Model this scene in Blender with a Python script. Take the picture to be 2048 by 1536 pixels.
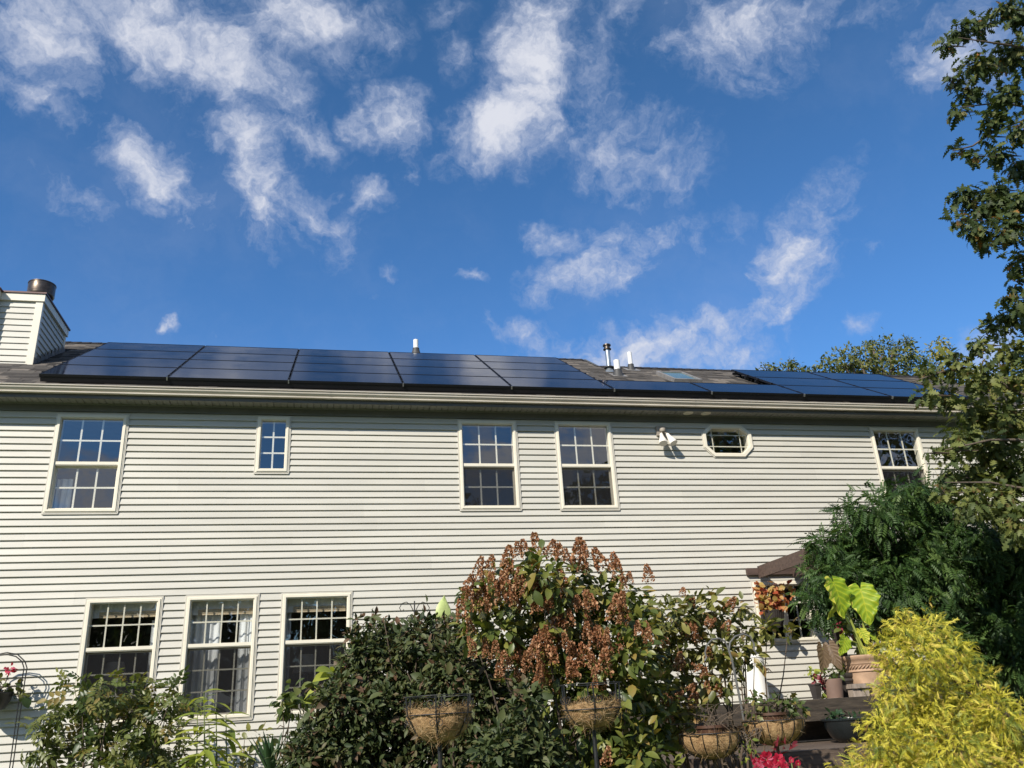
import bpy, math, random
import numpy as np
from mathutils import Vector, Matrix

random.seed(7)
RNG = np.random.default_rng(7)
scene = bpy.context.scene
for o in list(bpy.data.objects):
    bpy.data.objects.remove(o)
COL = scene.collection

# ------------------------------------------------------------------ camera
F_PX, YAW, PITCH, ROLL = 1670.67, 0.228373, 0.379158, -0.058843
CAM_Y, CAM_Z = -12.8436, 1.6
cy, sy, cp, sp, cr, sr = math.cos(YAW), math.sin(YAW), math.cos(PITCH), math.sin(PITCH), math.cos(ROLL), math.sin(ROLL)
FW = np.array([sy*cp, cy*cp, sp])
_r = np.array([cy, -sy, 0.0])
_u = np.cross(_r, FW)
RT, UP = cr*_r + sr*_u, -sr*_r + cr*_u
CAM = np.array([0.0, CAM_Y, CAM_Z])
cam_data = bpy.data.cameras.new('camera')
cam = bpy.data.objects.new('camera', cam_data)
COL.objects.link(cam)
m = Matrix.Identity(4)
for i in range(3):
    m[i][0], m[i][1], m[i][2], m[i][3] = RT[i], UP[i], -FW[i], CAM[i]
cam.matrix_world = m
cam_data.sensor_width = 36.0
cam_data.lens = 36.0*F_PX/2048.0
cam_data.clip_end = 2000
scene.camera = cam

def ray(px, py):
    return FW + (px-1024)/F_PX*RT - (py-768)/F_PX*UP
def at_y(px, py, y):                 # photo pixel -> point on the plane at that distance from the wall
    d = ray(px, py)
    return CAM + (y-CAM[1])/d[1]*d
def px_size(y):                      # metres per photo pixel at distance y
    return (y-CAM_Y)/F_PX*1.06

# ------------------------------------------------------------------ light
SUN_TRAVEL = Vector((0.92, 1.0, -1.0)).normalized()
to_sun = -SUN_TRAVEL
SUN_EL = math.asin(to_sun.z)
SUN_ROT = math.atan2(to_sun.x, to_sun.y)
sd = bpy.data.lights.new('sun', 'SUN')
sd.energy = 5.0
sd.angle = math.radians(0.5)
sd.color = (1.0, 0.93, 0.82)
so = bpy.data.objects.new('sun', sd)
so.rotation_euler = SUN_TRAVEL.to_track_quat('-Z', 'Y').to_euler()
so.location = (-20, -30, 30)
COL.objects.link(so)

scene.view_settings.view_transform = 'Standard'
scene.view_settings.look = 'None'
scene.view_settings.gamma = 1.0
scene.view_settings.exposure = 0.3
scene.view_settings.use_curve_mapping = False

# ------------------------------------------------------------------ node helpers
class NT:
    def __init__(s, tree):
        s.t = tree; s.n = tree.nodes; s.l = tree.links
    def node(s, typ, **kw):
        n = s.n.new(typ)
        for k, v in kw.items():
            setattr(n, k, v)
        return n
    def link(s, a, b): s.l.new(a, b)
    def setin(s, sock, v):
        if isinstance(v, bpy.types.NodeSocket): s.link(v, sock)
        else: sock.default_value = v
    def math(s, op, a, b=0.0, c=0.0, clamp=False):
        n = s.node('ShaderNodeMath', operation=op, use_clamp=clamp)
        s.setin(n.inputs[0], a); s.setin(n.inputs[1], b); s.setin(n.inputs[2], c)
        return n.outputs[0]
    def vmath(s, op, a, b=(0, 0, 0)):
        n = s.node('ShaderNodeVectorMath', operation=op)
        s.setin(n.inputs[0], a); s.setin(n.inputs[1], b)
        return n.outputs['Vector'] if op not in ('DOT_PRODUCT', 'LENGTH') else n.outputs['Value']
    def noise(s, vec, scale, detail=4.0, rough=0.5, dist=0.0, lac=2.0):
        n = s.node('ShaderNodeTexNoise')
        if vec is not None: s.link(vec, n.inputs['Vector'])
        n.inputs['Scale'].default_value = scale; n.inputs['Detail'].default_value = detail
        n.inputs['Roughness'].default_value = rough; n.inputs['Distortion'].default_value = dist
        return n
    def ramp(s, fac, stops, interp='LINEAR'):
        n = s.node('ShaderNodeValToRGB'); n.color_ramp.interpolation = interp
        e = n.color_ramp.elements
        while len(e) < len(stops): e.new(0.5)
        for el, (p, c) in zip(e, stops):
            el.position = p; el.color = (c[0], c[1], c[2], 1.0) if not isinstance(c, (int, float)) else (c, c, c, 1)
        s.setin(n.inputs[0], fac)
        return n.outputs[0]
    def mix(s, fac, a, b, blend='MIX'):
        n = s.node('ShaderNodeMix', data_type='RGBA', blend_type=blend)
        s.setin(n.inputs[0], fac)
        for sock, v in ((n.inputs[6], a), (n.inputs[7], b)):
            if isinstance(v, bpy.types.NodeSocket): s.link(v, sock)
            else: sock.default_value = (v[0], v[1], v[2], 1)
        return n.outputs[2]
    def maprange(s, v, a, b, c=0.0, d=1.0, smooth=True):
        n = s.node('ShaderNodeMapRange', interpolation_type='SMOOTHSTEP' if smooth else 'LINEAR')
        s.setin(n.inputs[0], v)
        for i, x in enumerate((a, b, c, d)): n.inputs[1+i].default_value = x
        return n.outputs[0]

# ------------------------------------------------------------------ sky with clouds (by direction)
world = bpy.data.worlds.new('World')
scene.world = world
world.use_nodes = True
W = NT(world.node_tree)
W.n.clear()
sky = W.node('ShaderNodeTexSky', sky_type='NISHITA')
sky.sun_disc = False
sky.sun_elevation = SUN_EL
sky.sun_rotation = SUN_ROT
sky.altitude = 200
sky.air_density = 1.35
sky.dust_density = 0.25
sky.ozone_density = 2.6
tc = W.node('ShaderNodeTexCoord')
dirv = W.vmath('NORMALIZE', tc.outputs['Generated'])
warp1 = W.noise(dirv, 5.5, 5.0, 0.6)
warp2 = W.noise(dirv, 26.0, 4.0, 0.6)
wv = W.vmath('SUBTRACT', warp1.outputs['Color'], (0.5, 0.5, 0.5))
wv2 = W.vmath('SUBTRACT', warp2.outputs['Color'], (0.5, 0.5, 0.5))
sc1 = W.node('ShaderNodeVectorMath', operation='SCALE'); W.link(wv, sc1.inputs[0]); sc1.inputs['Scale'].default_value = 0.11
sc2 = W.node('ShaderNodeVectorMath', operation='SCALE'); W.link(wv2, sc2.inputs[0]); sc2.inputs['Scale'].default_value = 0.045
dw = W.vmath('ADD', W.vmath('ADD', dirv, sc1.outputs[0]), sc2.outputs[0])
sep = W.node('ShaderNodeSeparateXYZ'); W.link(dw, sep.inputs[0])
AZ = W.math('ARCTAN2', sep.outputs[0], sep.outputs[1])
EL = W.math('ARCTANGENT', W.math('DIVIDE', sep.outputs[2],
     W.math('SQRT', W.math('ADD', W.math('MULTIPLY', sep.outputs[0], sep.outputs[0]), W.math('MULTIPLY', sep.outputs[1], sep.outputs[1])))))
# cloud patches: photo position, half sizes, tilt, weight
CLOUDS = [(55, 45, 90, 80, 0, .8), (75, 175, 75, 36, 10, .75), (290, 40, 95, 62, 10, .9), (480, 150, 85, 80, 60, 1.05), (500, 300, 62, 120, 0, 1.05),
          (640, 45, 105, 65, 0, .85), (310, 335, 95, 52, 45, .95), (615, 278, 62, 30, 10, .75), (790, 238, 58, 42, 0, .85), (712, 218, 20, 34, 0, .6),
          (525, 410, 75, 42, 40, .85), (650, 420, 70, 42, 20, .75), (758, 375, 40, 32, 0, .8), (690, 480, 45, 60, 20, .5), (130, 375, 68, 36, 15, .55),
          (380, 240, 60, 60, 0, .5), (1085, 120, 75, 130, 15, 1.1), (1200, 60, 75, 60, -20, .7), (1020, 250, 105, 55, -20, 1.0), (1275, 315, 110, 55, 25, .85), (1150, 210, 60, 60, 0, .7),
          (1450, 65, 120, 80, 25, .9), (1590, 40, 80, 50, 0, .6), (1720, 15, 130, 30, 0, .55), (1930, 65, 85, 85, 0, .75), (915, 110, 40, 40, 30, .45), (890, 20, 40, 40, 0, .4),
          (1108, 474, 62, 28, 0, .7), (1290, 470, 150, 45, 5, .6), (1195, 550, 110, 48, -10, .95), (1575, 510, 85, 50, -35, .95), (1660, 390, 70, 40, -40, .5),
          (1420, 640, 190, 36, -15, .85), (1290, 695, 190, 42, -5, .8), (1050, 692, 85, 26, 10, .6), (1560, 610, 60, 26, -30, .8), (1430, 705, 120, 40, 0, .7), (1720, 662, 34, 22, 0, .7), (1752, 500, 26, 18, -40, .5), (2010, 700, 70, 40, 0, .6),
          (325, 661, 16, 11, 0, .7), (440, 665, 14, 9, 0, .4), (728, 606, 22, 15, 0, .4), (932, 566, 32, 12, 10, .6), (795, 545, 16, 10, 0, .35), (828, 332, 14, 26, 0, .5), (980, 660, 24, 12, 20, .5)]
cmb = W.node('ShaderNodeCombineXYZ')
W.link(W.math('MULTIPLY', W.math('SUBTRACT', AZ, YAW), W.math('COSINE', EL)), cmb.inputs[0]); W.link(EL, cmb.inputs[1])
total = None
for (px, py, rx, ry, ang, wt) in CLOUDS:
    d = ray(px, py)
    az, el = math.atan2(d[0], d[1]), math.atan2(d[2], math.hypot(d[0], d[1]))
    mp = W.node('ShaderNodeMapping', vector_type='TEXTURE'); W.link(cmb.outputs[0], mp.inputs['Vector'])
    mp.inputs['Location'].default_value = ((az-YAW)*math.cos(el), el, 0)
    mp.inputs['Rotation'].default_value = (0, 0, -math.radians(ang))
    mp.inputs['Scale'].default_value = (rx/F_PX*1.95, ry/F_PX*1.95, 1)
    gr = W.node('ShaderNodeTexGradient', gradient_type='SPHERICAL'); W.link(mp.outputs[0], gr.inputs[0])
    g = W.math('MULTIPLY', gr.outputs['Fac'], wt*1.25)
    total = g if total is None else W.math('MAXIMUM', total, g)
# the same kind of broken cloud over the rest of the sky
cover = W.noise(dirv, 5.5, 3.0, 0.55)
cov = W.maprange(cover.outputs['Fac'], 0.40, 0.62, 0.0, 1.25)
dview = W.vmath('DOT_PRODUCT', dirv, tuple(FW))
outside = W.maprange(dview, 0.80, 0.66)
total = W.math('MAXIMUM', total, W.math('MULTIPLY', cov, outside))
fine = W.noise(dw, 11.0, 9.0, 0.64, 0.4)
finer = W.noise(dw, 48.0, 5.0, 0.6)
fsum = W.math('ADD', W.math('MULTIPLY', W.math('SUBTRACT', fine.outputs['Fac'], .5), 2.5), W.math('MULTIPLY', W.math('SUBTRACT', finer.outputs['Fac'], .5), .9))
dens = W.math('ADD', W.math('MULTIPLY', total, 1.0), W.math('MULTIPLY', fsum, W.maprange(total, 0.0, 0.45, 0.25, 1.0)))
cloud = W.maprange(dens, 0.15, 1.5, 0.0, 0.97)
veil = W.noise(dw, 4.0, 6.0, 0.6)
veilf = W.maprange(veil.outputs['Fac'], .45, .8, 0, .12)
cloud = W.math('MAXIMUM', cloud, veilf)
shade = W.maprange(dens, 0.5, 1.5)
ccol = W.mix(shade, (5.0, 5.7, 7.5), (7.6, 7.8, 8.6))
sepd = W.node('ShaderNodeSeparateXYZ'); W.link(dirv, sepd.inputs[0])
grad = W.ramp(sepd.outputs[2], [(0.0, (.88, 1.0, 1.2)), (.14, (.72, 1.1, 1.6)), (.40, (.56, 1.0, 1.52)), (.72, (.47, .88, 1.22)), (1.0, (.45, .84, 1.15))])
skyc = W.mix(1.0, sky.outputs[0], grad, 'MULTIPLY')
skymix = W.mix(cloud, skyc, ccol)
bg = W.node('ShaderNodeBackground'); W.link(skymix, bg.inputs['Color']); bg.inputs['Strength'].default_value = 0.08
wo = W.node('ShaderNodeOutputWorld'); W.link(bg.outputs[0], wo.inputs['Surface'])

# ------------------------------------------------------------------ mesh helpers
def tag(o, label=None, cat=None, group=None, kind=None):
    if label: o['label'] = label
    if cat: o['category'] = cat
    if group: o['group'] = group
    if kind: o['kind'] = kind
    return o
def empty(name, loc, label=None, cat=None, group=None):
    e = bpy.data.objects.new(name, None)
    e.empty_display_size = 0.1
    e.location = tuple(float(v) for v in loc)
    COL.objects.link(e)
    return tag(e, label, cat, group)
def link(name, mesh, parent=None, kind=None):
    o = bpy.data.objects.new(name, mesh)
    COL.objects.link(o)
    if parent is not None:
        o.parent = parent
        off = Vector((0, 0, 0))
        p = parent
        while p is not None:
            off += p.location; p = p.parent
        o.location = -off            # meshes are written in world coordinates
    if kind: o['kind'] = kind
    return o

class MB:
    def __init__(s): s.v = []; s.f = []
    def quad(s, a, b, c, d):
        n = len(s.v); s.v += [tuple(a), tuple(b), tuple(c), tuple(d)]; s.f.append((n, n+1, n+2, n+3)); return s
    def box(s, x0, x1, y0, y1, z0, z1):
        n = len(s.v)
        s.v += [(x0, y0, z0), (x1, y0, z0), (x1, y1, z0), (x0, y1, z0), (x0, y0, z1), (x1, y0, z1), (x1, y1, z1), (x0, y1, z1)]
        s.f += [(n, n+3, n+2, n+1), (n+4, n+5, n+6, n+7), (n, n+1, n+5, n+4), (n+1, n+2, n+6, n+5), (n+2, n+3, n+7, n+6), (n+3, n, n+4, n+7)]
        return s
    def obox(s, M, sx, sy_, sz):       # box of full size along the axes of matrix M
        n = len(s.v)
        for dz in (-.5, .5):
            for dx, dy in ((-.5, -.5), (.5, -.5), (.5, .5), (-.5, .5)):
                s.v.append(tuple(M @ Vector((dx*sx, dy*sy_, dz*sz))))
        s.f += [(n, n+3, n+2, n+1), (n+4, n+5, n+6, n+7), (n, n+1, n+5, n+4), (n+1, n+2, n+6, n+5), (n+2, n+3, n+7, n+6), (n+3, n, n+4, n+7)]
        return s
    def extrude_x(s, prof, x0, x1, close=False):
        n = len(s.v); k = len(prof)
        s.v += [(x0, p[0], p[1]) for p in prof] + [(x1, p[0], p[1]) for p in prof]
        for i in range(k if close else k-1):
            j = (i+1) % k
            s.f.append((n+i, n+k+i, n+k+j, n+j))
        if close:
            s.f.append(tuple(n+i for i in range(k))); s.f.append(tuple(n+k+i for i in reversed(range(k))))
        return s
    def tube(s, path, rad, sides=8, cap=True):
        P = [Vector([float(c) for c in p]) for p in path]
        n0 = len(s.v); k = len(P)
        R = rad if isinstance(rad, (list, tuple)) else [rad]*k
        ref = None
        for i, p in enumerate(P):
            t = (P[min(i+1, k-1)] - P[max(i-1, 0)])
            if t.length < 1e-9: t = Vector((0, 0, 1))
            t.normalize()
            if ref is None:
                ref = Vector((1, 0, 0)) if abs(t.x) < .8 else Vector((0, 1, 0))
            a = (ref - t*ref.dot(t)).normalized(); ref = a
            b = t.cross(a)
            for q in range(sides):
                an = 2*math.pi*q/sides
                s.v.append(tuple(p + (a*math.cos(an) + b*math.sin(an))*R[i]))
        for i in range(k-1):
            for q in range(sides):
                q2 = (q+1) % sides
                s.f.append((n0+i*sides+q, n0+i*sides+q2, n0+(i+1)*sides+q2, n0+(i+1)*sides+q))
        if cap:
            s.f.append(tuple(n0+q for q in reversed(range(sides))))
            s.f.append(tuple(n0+(k-1)*sides+q for q in range(sides)))
        return s
    def lathe(s, prof, c, sides=28, wob=0.0):
        n0 = len(s.v); k = len(prof)
        for (r, z) in prof:
            for q in range(sides):
                an = 2*math.pi*q/sides
                rr = r*(1 + wob*math.sin(an*3+z*11))
                s.v.append((c[0]+rr*math.cos(an), c[1]+rr*math.sin(an), c[2]+z))
        for i in range(k-1):
            for q in range(sides):
                q2 = (q+1) % sides
                s.f.append((n0+i*sides+q, n0+i*sides+q2, n0+(i+1)*sides+q2, n0+(i+1)*sides+q))
        if prof[0][0] > 1e-6: s.f.append(tuple(n0+q for q in reversed(range(sides))))
        if prof[-1][0] > 1e-6: s.f.append(tuple(n0+(k-1)*sides+q for q in range(sides)))
        return s
    def mesh(s, name, mat, smooth=False):
        me = bpy.data.meshes.new(name)
        me.from_pydata(s.v, [], s.f)
        if mat: me.materials.append(mat)
        if smooth:
            me.polygons.foreach_set('use_smooth', [True]*len(me.polygons))
            try: me.set_sharp_from_angle(angle=math.radians(40))
            except Exception: pass
        me.update()
        return me
    def build(s, name, mat, parent=None, smooth=False, kind=None):
        return link(name, s.mesh(name, mat, smooth), parent, kind)

def tri_mesh(name, V, T, tint, mat, smooth=False):
    """numpy vertices (n,3), triangles (m,3), per-vertex tint."""
    me = bpy.data.meshes.new(name)
    me.vertices.add(len(V)); me.vertices.foreach_set('co', np.ascontiguousarray(V, np.float32).ravel())
    me.loops.add(T.size); me.loops.foreach_set('vertex_index', np.ascontiguousarray(T, np.int32).ravel())
    me.polygons.add(len(T)); me.polygons.foreach_set('loop_start', np.arange(0, T.size, 3, dtype=np.int32))
    if smooth: me.polygons.foreach_set('use_smooth', np.ones(len(T), bool))
    at = me.attributes.new('tint', 'FLOAT', 'POINT'); at.data.foreach_set('value', np.ascontiguousarray(tint, np.float32))
    me.materials.append(mat)
    me.update(calc_edges=True)
    return me

# leaf templates: length 1 along +X, face +Z
def leaf_t(widths, fold=0.25, droop=0.25, x0=0.0):
    n = len(widths); V = []; T = []
    for i, w in enumerate(widths):
        x = x0 + (1-x0)*i/(n-1); z = -droop*x*x
        V += [(x, -w, z+fold*w), (x, 0, z), (x, w, z+fold*w)]
    for i in range(n-1):
        a = i*3; b = a+3
        for k in (0, 1):
            if widths[i] > 0 or widths[i+1] > 0:
                if widths[i+1] > 0: T.append((a+k, b+k, b+k+1))
                else: T.append((a+k, b+1, a+k+1)); continue
                if widths[i] > 0: T.append((a+k, b+k+1, a+k+1))
    return np.array(V, float), np.array(T, int)
LEAF_OVAL = leaf_t([0, .2, .27, .2, 0], .3, .25)
LEAF_LANCE = leaf_t([.01, .09, .13, .12, .07, 0], .35, .45)
LEAF_ROUND = leaf_t([.1, .36, .42, .3, 0], .2, .2)
LEAF_SMALL = leaf_t([0, .24, .2, 0], .35, .2)
LEAF_OAK = leaf_t([.015, .05, .26, .09, .38, .11, .34, .10, .20, .05, 0], .18, .3)
def pinnate_t(pairs, ll, lw):
    V = []; T = []
    lv, lt = leaf_t([0, lw, lw*.8, 0], .3, .15)
    def put(p, ang, dz, sc):
        c, s_ = math.cos(ang), math.sin(ang)
        n = len(V)
        for (x, y, z) in lv*np.array([ll*sc, ll*sc, ll*sc]):
            V.append((p[0]+c*x-s_*y, p[1]+s_*x+c*y, p[2]+z+dz*x))
        T.extend((lt+n).tolist())
    for i in range(pairs):
        x = .18+.78*i/pairs; z = -.35*x*x
        sc = 1.0-.3*abs(i/pairs-.45)
        put((x, 0, z), 1.15, -.25, sc); put((x, 0, z), -1.15, -.25, sc)
    put((.96, 0, -.33), 0, -.6, 1.0)
    n = len(V)
    V += [(0, -.008, 0), (0, .008, 0), (1, 0, -.35)]; T.append((n, n+1, n+2))
    return np.array(V), np.array(T, int)
PINNATE = pinnate_t(6, .30, .2)
PINNATE_S = pinnate_t(3, .5, .27)
def thread_t():
    V = []; T = []
    rng = np.random.default_rng(3)
    def rib(p, d, L, w, drp):
        n = len(V)
        side = np.cross(d, [0, 0, 1.0]); side /= np.linalg.norm(side)+1e-6
        for i in range(3):
            t = i/2; q = p + d*L*t + np.array([0, 0, -drp*t*t*L]); ww = w*(1-.75*t)
            V.append(q-side*ww); V.append(q+side*ww)
        T.extend([(n, n+1, n+3), (n, n+3, n+2), (n+2, n+3, n+5), (n+2, n+5, n+4)])
    ax = np.array([1.0, 0, .1])
    rib(np.zeros(3), ax, 1.0, .022, .35)
    for i in range(15):
        t = .08+.88*i/15; a = (1 if i % 2 else -1)*rng.uniform(.3, .85)
        d = np.array([math.cos(a), math.sin(a), rng.uniform(-.15, .35)])
        rib(np.array([t, 0, .1*t-.35*t*t]), d, rng.uniform(.24, .5)*(1.05-.5*t), .026, rng.uniform(.2, .6))
    return np.array(V), np.array(T, int)
THREAD = thread_t()

def frames(D_, N_):
    X = D_/np.linalg.norm(D_, axis=1, keepdims=True)
    Y = np.cross(N_, X); Y /= np.linalg.norm(Y, axis=1, keepdims=True)+1e-9
    Z = np.cross(X, Y)
    return np.stack([X, Y, Z], 2)         # columns are the axes
def scatter(tmpl, P, Fr, S, tint):
    tv, tt = tmpl
    V = np.einsum('nij,vj->nvi', Fr*S[:, None, None], tv) + P[:, None, :]
    n = len(P)
    T = tt[None] + (np.arange(n)*len(tv))[:, None, None]
    return V.reshape(-1, 3), T.reshape(-1, 3), np.repeat(tint, len(tv))

def clump_points(clumps, dens, shell=.55, lump=0.28):
    """clumps: (px, py, r_px, y) -> points, outward directions; uneven outline."""
    PP, OO, CC = [], [], []
    for i, cl_ in enumerate(clumps):
        if cl_[0] == 'world': c, R = np.array(cl_[1:4]), cl_[4]
        else:
            px, py, r, y = cl_; c = at_y(px, py, y); R = r*px_size(y)
        n = max(6, int(dens*R*R))
        d = RNG.normal(size=(n, 3)); d /= np.linalg.norm(d, axis=1, keepdims=True)
        ph = RNG.uniform(0, 6.28, 3)
        lum = 1+lump*(np.sin(d[:, 0]*5+ph[0])*np.sin(d[:, 1]*4+ph[1])+.7*np.sin(d[:, 2]*6+ph[2]))
        rr = R*(shell+(1-shell)*RNG.random(n)**.6)*lum*np.where(RNG.random(n) < .06, 1.25, 1.0)
        PP.append(c+d*rr[:, None]); OO.append(d); CC.append(np.full(n, i))
    return np.concatenate(PP), np.concatenate(OO), np.concatenate(CC)

def leaf_frames(O, droop=.3, up=.7, spread=.8):
    n = len(O)
    Dd = O*spread + RNG.normal(size=(n, 3))*.5 + np.array([0, 0, -droop])
    Nn = np.array([-.15, -.3, 1.0])*up + O*.6 + RNG.normal(size=(n, 3))*.45
    return frames(Dd, Nn)

# ------------------------------------------------------------------ materials
MATS = {}
def mat(name, col, rough=.6, var=.12, scale=6.0, bump=0.0, bscale=40.0, metal=0.0, spec=.5, stretch=(1, 1, 1), col2=None, coat=0.0, tintvar=False):
    if name in MATS: return MATS[name]
    M_ = bpy.data.materials.new(name); M_.use_nodes = True
    N = NT(M_.node_tree); b = N.n['Principled BSDF']
    tcn = N.node('ShaderNodeTexCoord')
    mp = N.node('ShaderNodeMapping'); N.link(tcn.outputs['Object'], mp.inputs[0]); mp.inputs['Scale'].default_value = stretch
    no = N.noise(mp.outputs[0], scale, 5, .6)
    c2 = col2 if col2 else tuple(max(0, c*(1-var*2.2)) for c in col)
    c1 = tuple(min(1, c*(1+var)) for c in col)
    cc = N.ramp(no.outputs['Fac'], [(.3, c2), (.7, c1)])
    if tintvar:
        at = N.node('ShaderNodeAttribute'); at.attribute_name = 'tint'
        oi = N.node('ShaderNodeObjectInfo')
        f = N.math('FRACT', N.math('ADD', at.outputs['Fac'], oi.outputs['Random']))
        g = N.math('MULTIPLY_ADD', f, .5*tintvar*2, 1-.5*tintvar)
        cmb = N.node('ShaderNodeCombineXYZ'); [N.link(g, cmb.inputs[i]) for i in range(3)]
        cc = N.mix(1.0, cc, cmb.outputs[0], 'MULTIPLY')
    N.link(cc, b.inputs['Base Color'])
    b.inputs['Roughness'].default_value = rough; b.inputs['Metallic'].default_value = metal
    b.inputs['Specular IOR Level'].default_value = spec
    b.inputs['Coat Weight'].default_value = coat
    if bump:
        nb = N.noise(mp.outputs[0], bscale, 5, .65)
        bn = N.node('ShaderNodeBump'); bn.inputs['Strength'].default_value = bump; bn.inputs['Distance'].default_value = .01
        N.link(nb.outputs['Fac'], bn.inputs['Height']); N.link(bn.outputs[0], b.inputs['Normal'])
    MATS[name] = M_
    return M_

def leafmat(name, stops, rough=.5, trans=.28, spec=.35, veins=False):
    M_ = bpy.data.materials.new(name); M_.use_nodes = True
    N = NT(M_.node_tree); b = N.n['Principled BSDF']; out = N.n['Material Output']
    at = N.node('ShaderNodeAttribute'); at.attribute_name = 'tint'
    oi = N.node('ShaderNodeObjectInfo')
    f = N.math('FRACT', N.math('ADD', at.outputs['Fac'], oi.outputs['Random']))
    tcn = N.node('ShaderNodeTexCoord')
    no = N.noise(tcn.outputs['Object'], 30, 3, .6)
    f2 = N.math('ADD', f, N.math('MULTIPLY', N.math('SUBTRACT', no.outputs['Fac'], .5), .25), clamp=True)
    cc = N.ramp(f2, stops)
    N.link(cc, b.inputs['Base Color'])
    b.inputs['Roughness'].default_value = rough; b.inputs['Specular IOR Level'].default_value = spec
    tr = N.node('ShaderNodeBsdfTranslucent')
    tcol = N.mix(1.0, cc, (1.25, 1.3, .55), 'MULTIPLY'); N.link(tcol, tr.inputs['Color'])
    ms = N.node('ShaderNodeMixShader'); ms.inputs[0].default_value = trans
    N.link(b.outputs[0], ms.inputs[1]); N.link(tr.outputs[0], ms.inputs[2]); N.link(ms.outputs[0], out.inputs['Surface'])
    MATS[name] = M_
    return M_

SIDING = mat('vinyl_siding', (.53, .512, .452), .45, .045, 1.3, .05, 160, stretch=(.6, 1, 6), spec=.35, tintvar=.09)
TRIM = mat('cream_vinyl', (.74, .69, .57), .4, .03, 3, spec=.4)
JCH = mat('j_channel', (.56, .53, .46), .45, .04, 3)
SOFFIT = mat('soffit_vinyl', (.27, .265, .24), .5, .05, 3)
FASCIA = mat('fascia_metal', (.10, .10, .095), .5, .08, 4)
GUTTER = mat('gutter_aluminium', (.62, .57, .49), .38, .07, 2.5, stretch=(.5, 1, 4), col2=(.50, .45, .38))
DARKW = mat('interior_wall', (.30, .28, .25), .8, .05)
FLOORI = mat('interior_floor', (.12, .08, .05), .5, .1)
CHCAP = mat('red_cap_metal', (.10, .035, .03), .5, .15, 5)
STEEL = mat('weathered_steel', (.13, .105, .085), .36, .3, 6, .1, 60, metal=.9)
GALV = mat('galvanised_pipe', (.42, .47, .50), .35, .15, 8, .05, 60, metal=.75)
PVC = mat('white_pvc', (.80, .79, .76), .4, .04, 5)
RUBBER = mat('dark_rubber', (.05, .05, .05), .6, .1)
LEAD = mat('grey_flashing', (.22, .21, .20), .5, .15, 10, .1, 60)
BLACKM = mat('black_frame', (.003, .0035, .006), .5, .1)
RAILM = mat('black_rail', (.012, .012, .014), .4, .1)
CLAMP = mat('clamp_metal', (.45, .45, .46), .3, .1, metal=.8)
IRON = mat('wrought_iron', (.015, .015, .016), .45, .2, 20, .1, 80)
HOOKG = mat('grey_hook_metal', (.13, .13, .125), .4, .15, 12)
WOOD = mat('brown_stained_wood', (.085, .055, .043), .65, .25, 5, .25, 40, stretch=(.4, 4, 4), col2=(.045, .028, .022))
WOODT = mat('weathered_deck_wood', (.115, .086, .062), .7, .25, 4, .3, 40, stretch=(.5, 5, 5), col2=(.06, .04, .03))
BENCH = mat('dark_weathered_plank', (.060, .046, .032), .7, .3, 9, .5, 30, stretch=(.5, 4, 4), col2=(.014, .011, .008))
TERRA = mat('tan_terracotta', (.42, .28, .18), .7, .12, 7, .12, 70, col2=(.30, .19, .12))
NURS = mat('dark_brown_plastic', (.085, .042, .026), .5, .1, 8)
BROWNP = mat('brown_plastic', (.20, .13, .10), .5, .08, 6)
DKPOT = mat('dark_pot', (.045, .038, .034), .45, .15, 10, .1, 50)
GLAZE = mat('black_glazed_bowl', (.012, .016, .017), .22, .1, 6)
SOIL = mat('soil', (.03, .02, .014), .95, .3, 30, .6, 60)
COCO = mat('coco_liner', (.40, .27, .14), .95, .3, 22, 1.0, 70, col2=(.20, .115, .055), spec=.1)
BARK = mat('bark', (.13, .10, .075), .85, .3, 12, .8, 40, stretch=(3, 3, .6))
TWIG = mat('twig', (.11, .08, .055), .8, .25, 20, .3, 80)
STEMG = mat('green_stem', (.16, .20, .06), .6, .2, 10)
CEDAR = mat('weathered_cedar', (.33, .27, .22), .75, .2, 5, .3, 50, stretch=(6, 6, .6))
LINEN = mat('white_linen', (.78, .79, .80), .9, .04, 5)
BLIND = mat('woven_blind', (.55, .44, .30), .85, .2, 9, stretch=(1, 1, 12))
WHITEPL = mat('white_plastic', (.78, .77, .72), .4, .04, 3)
LAMPW = mat('floodlight_white', (.74, .70, .64), .4, .05, 8)
LAMPB = mat('floodlight_box', (.34, .30, .25), .6, .15, 10)
SHADE = mat('lamp_shade', (.55, .48, .38), .8, .05)

def shingle_mat():
    M_ = bpy.data.materials.new('asphalt_shingle'); M_.use_nodes = True
    N = NT(M_.node_tree); b = N.n['Principled BSDF']
    at = N.node('ShaderNodeAttribute'); at.attribute_name = 'tint'
    base = N.ramp(at.outputs['Fac'], [(0, (.02, .019, .02)), (.35, (.055, .051, .049)), (.7, (.105, .095, .087)), (1, (.19, .165, .142))])
    tcn = N.node('ShaderNodeTexCoord')
    no = N.noise(tcn.outputs['Object'], 120, 3, .7)
    cc = N.mix(.25, base, N.ramp(no.outputs['Fac'], [(.3, (.03, .028, .027)), (.7, (.17, .155, .14))]))
    N.link(cc, b.inputs['Base Color']); b.inputs['Roughness'].default_value = .92; b.inputs['Specular IOR Level'].default_value = .2
    bn = N.node('ShaderNodeBump'); bn.inputs['Strength'].default_value = .5; bn.inputs['Distance'].default_value = .004
    N.link(no.outputs['Fac'], bn.inputs['Height']); N.link(bn.outputs[0], b.inputs['Normal'])
    return M_
SHINGLE = shingle_mat()

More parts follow.
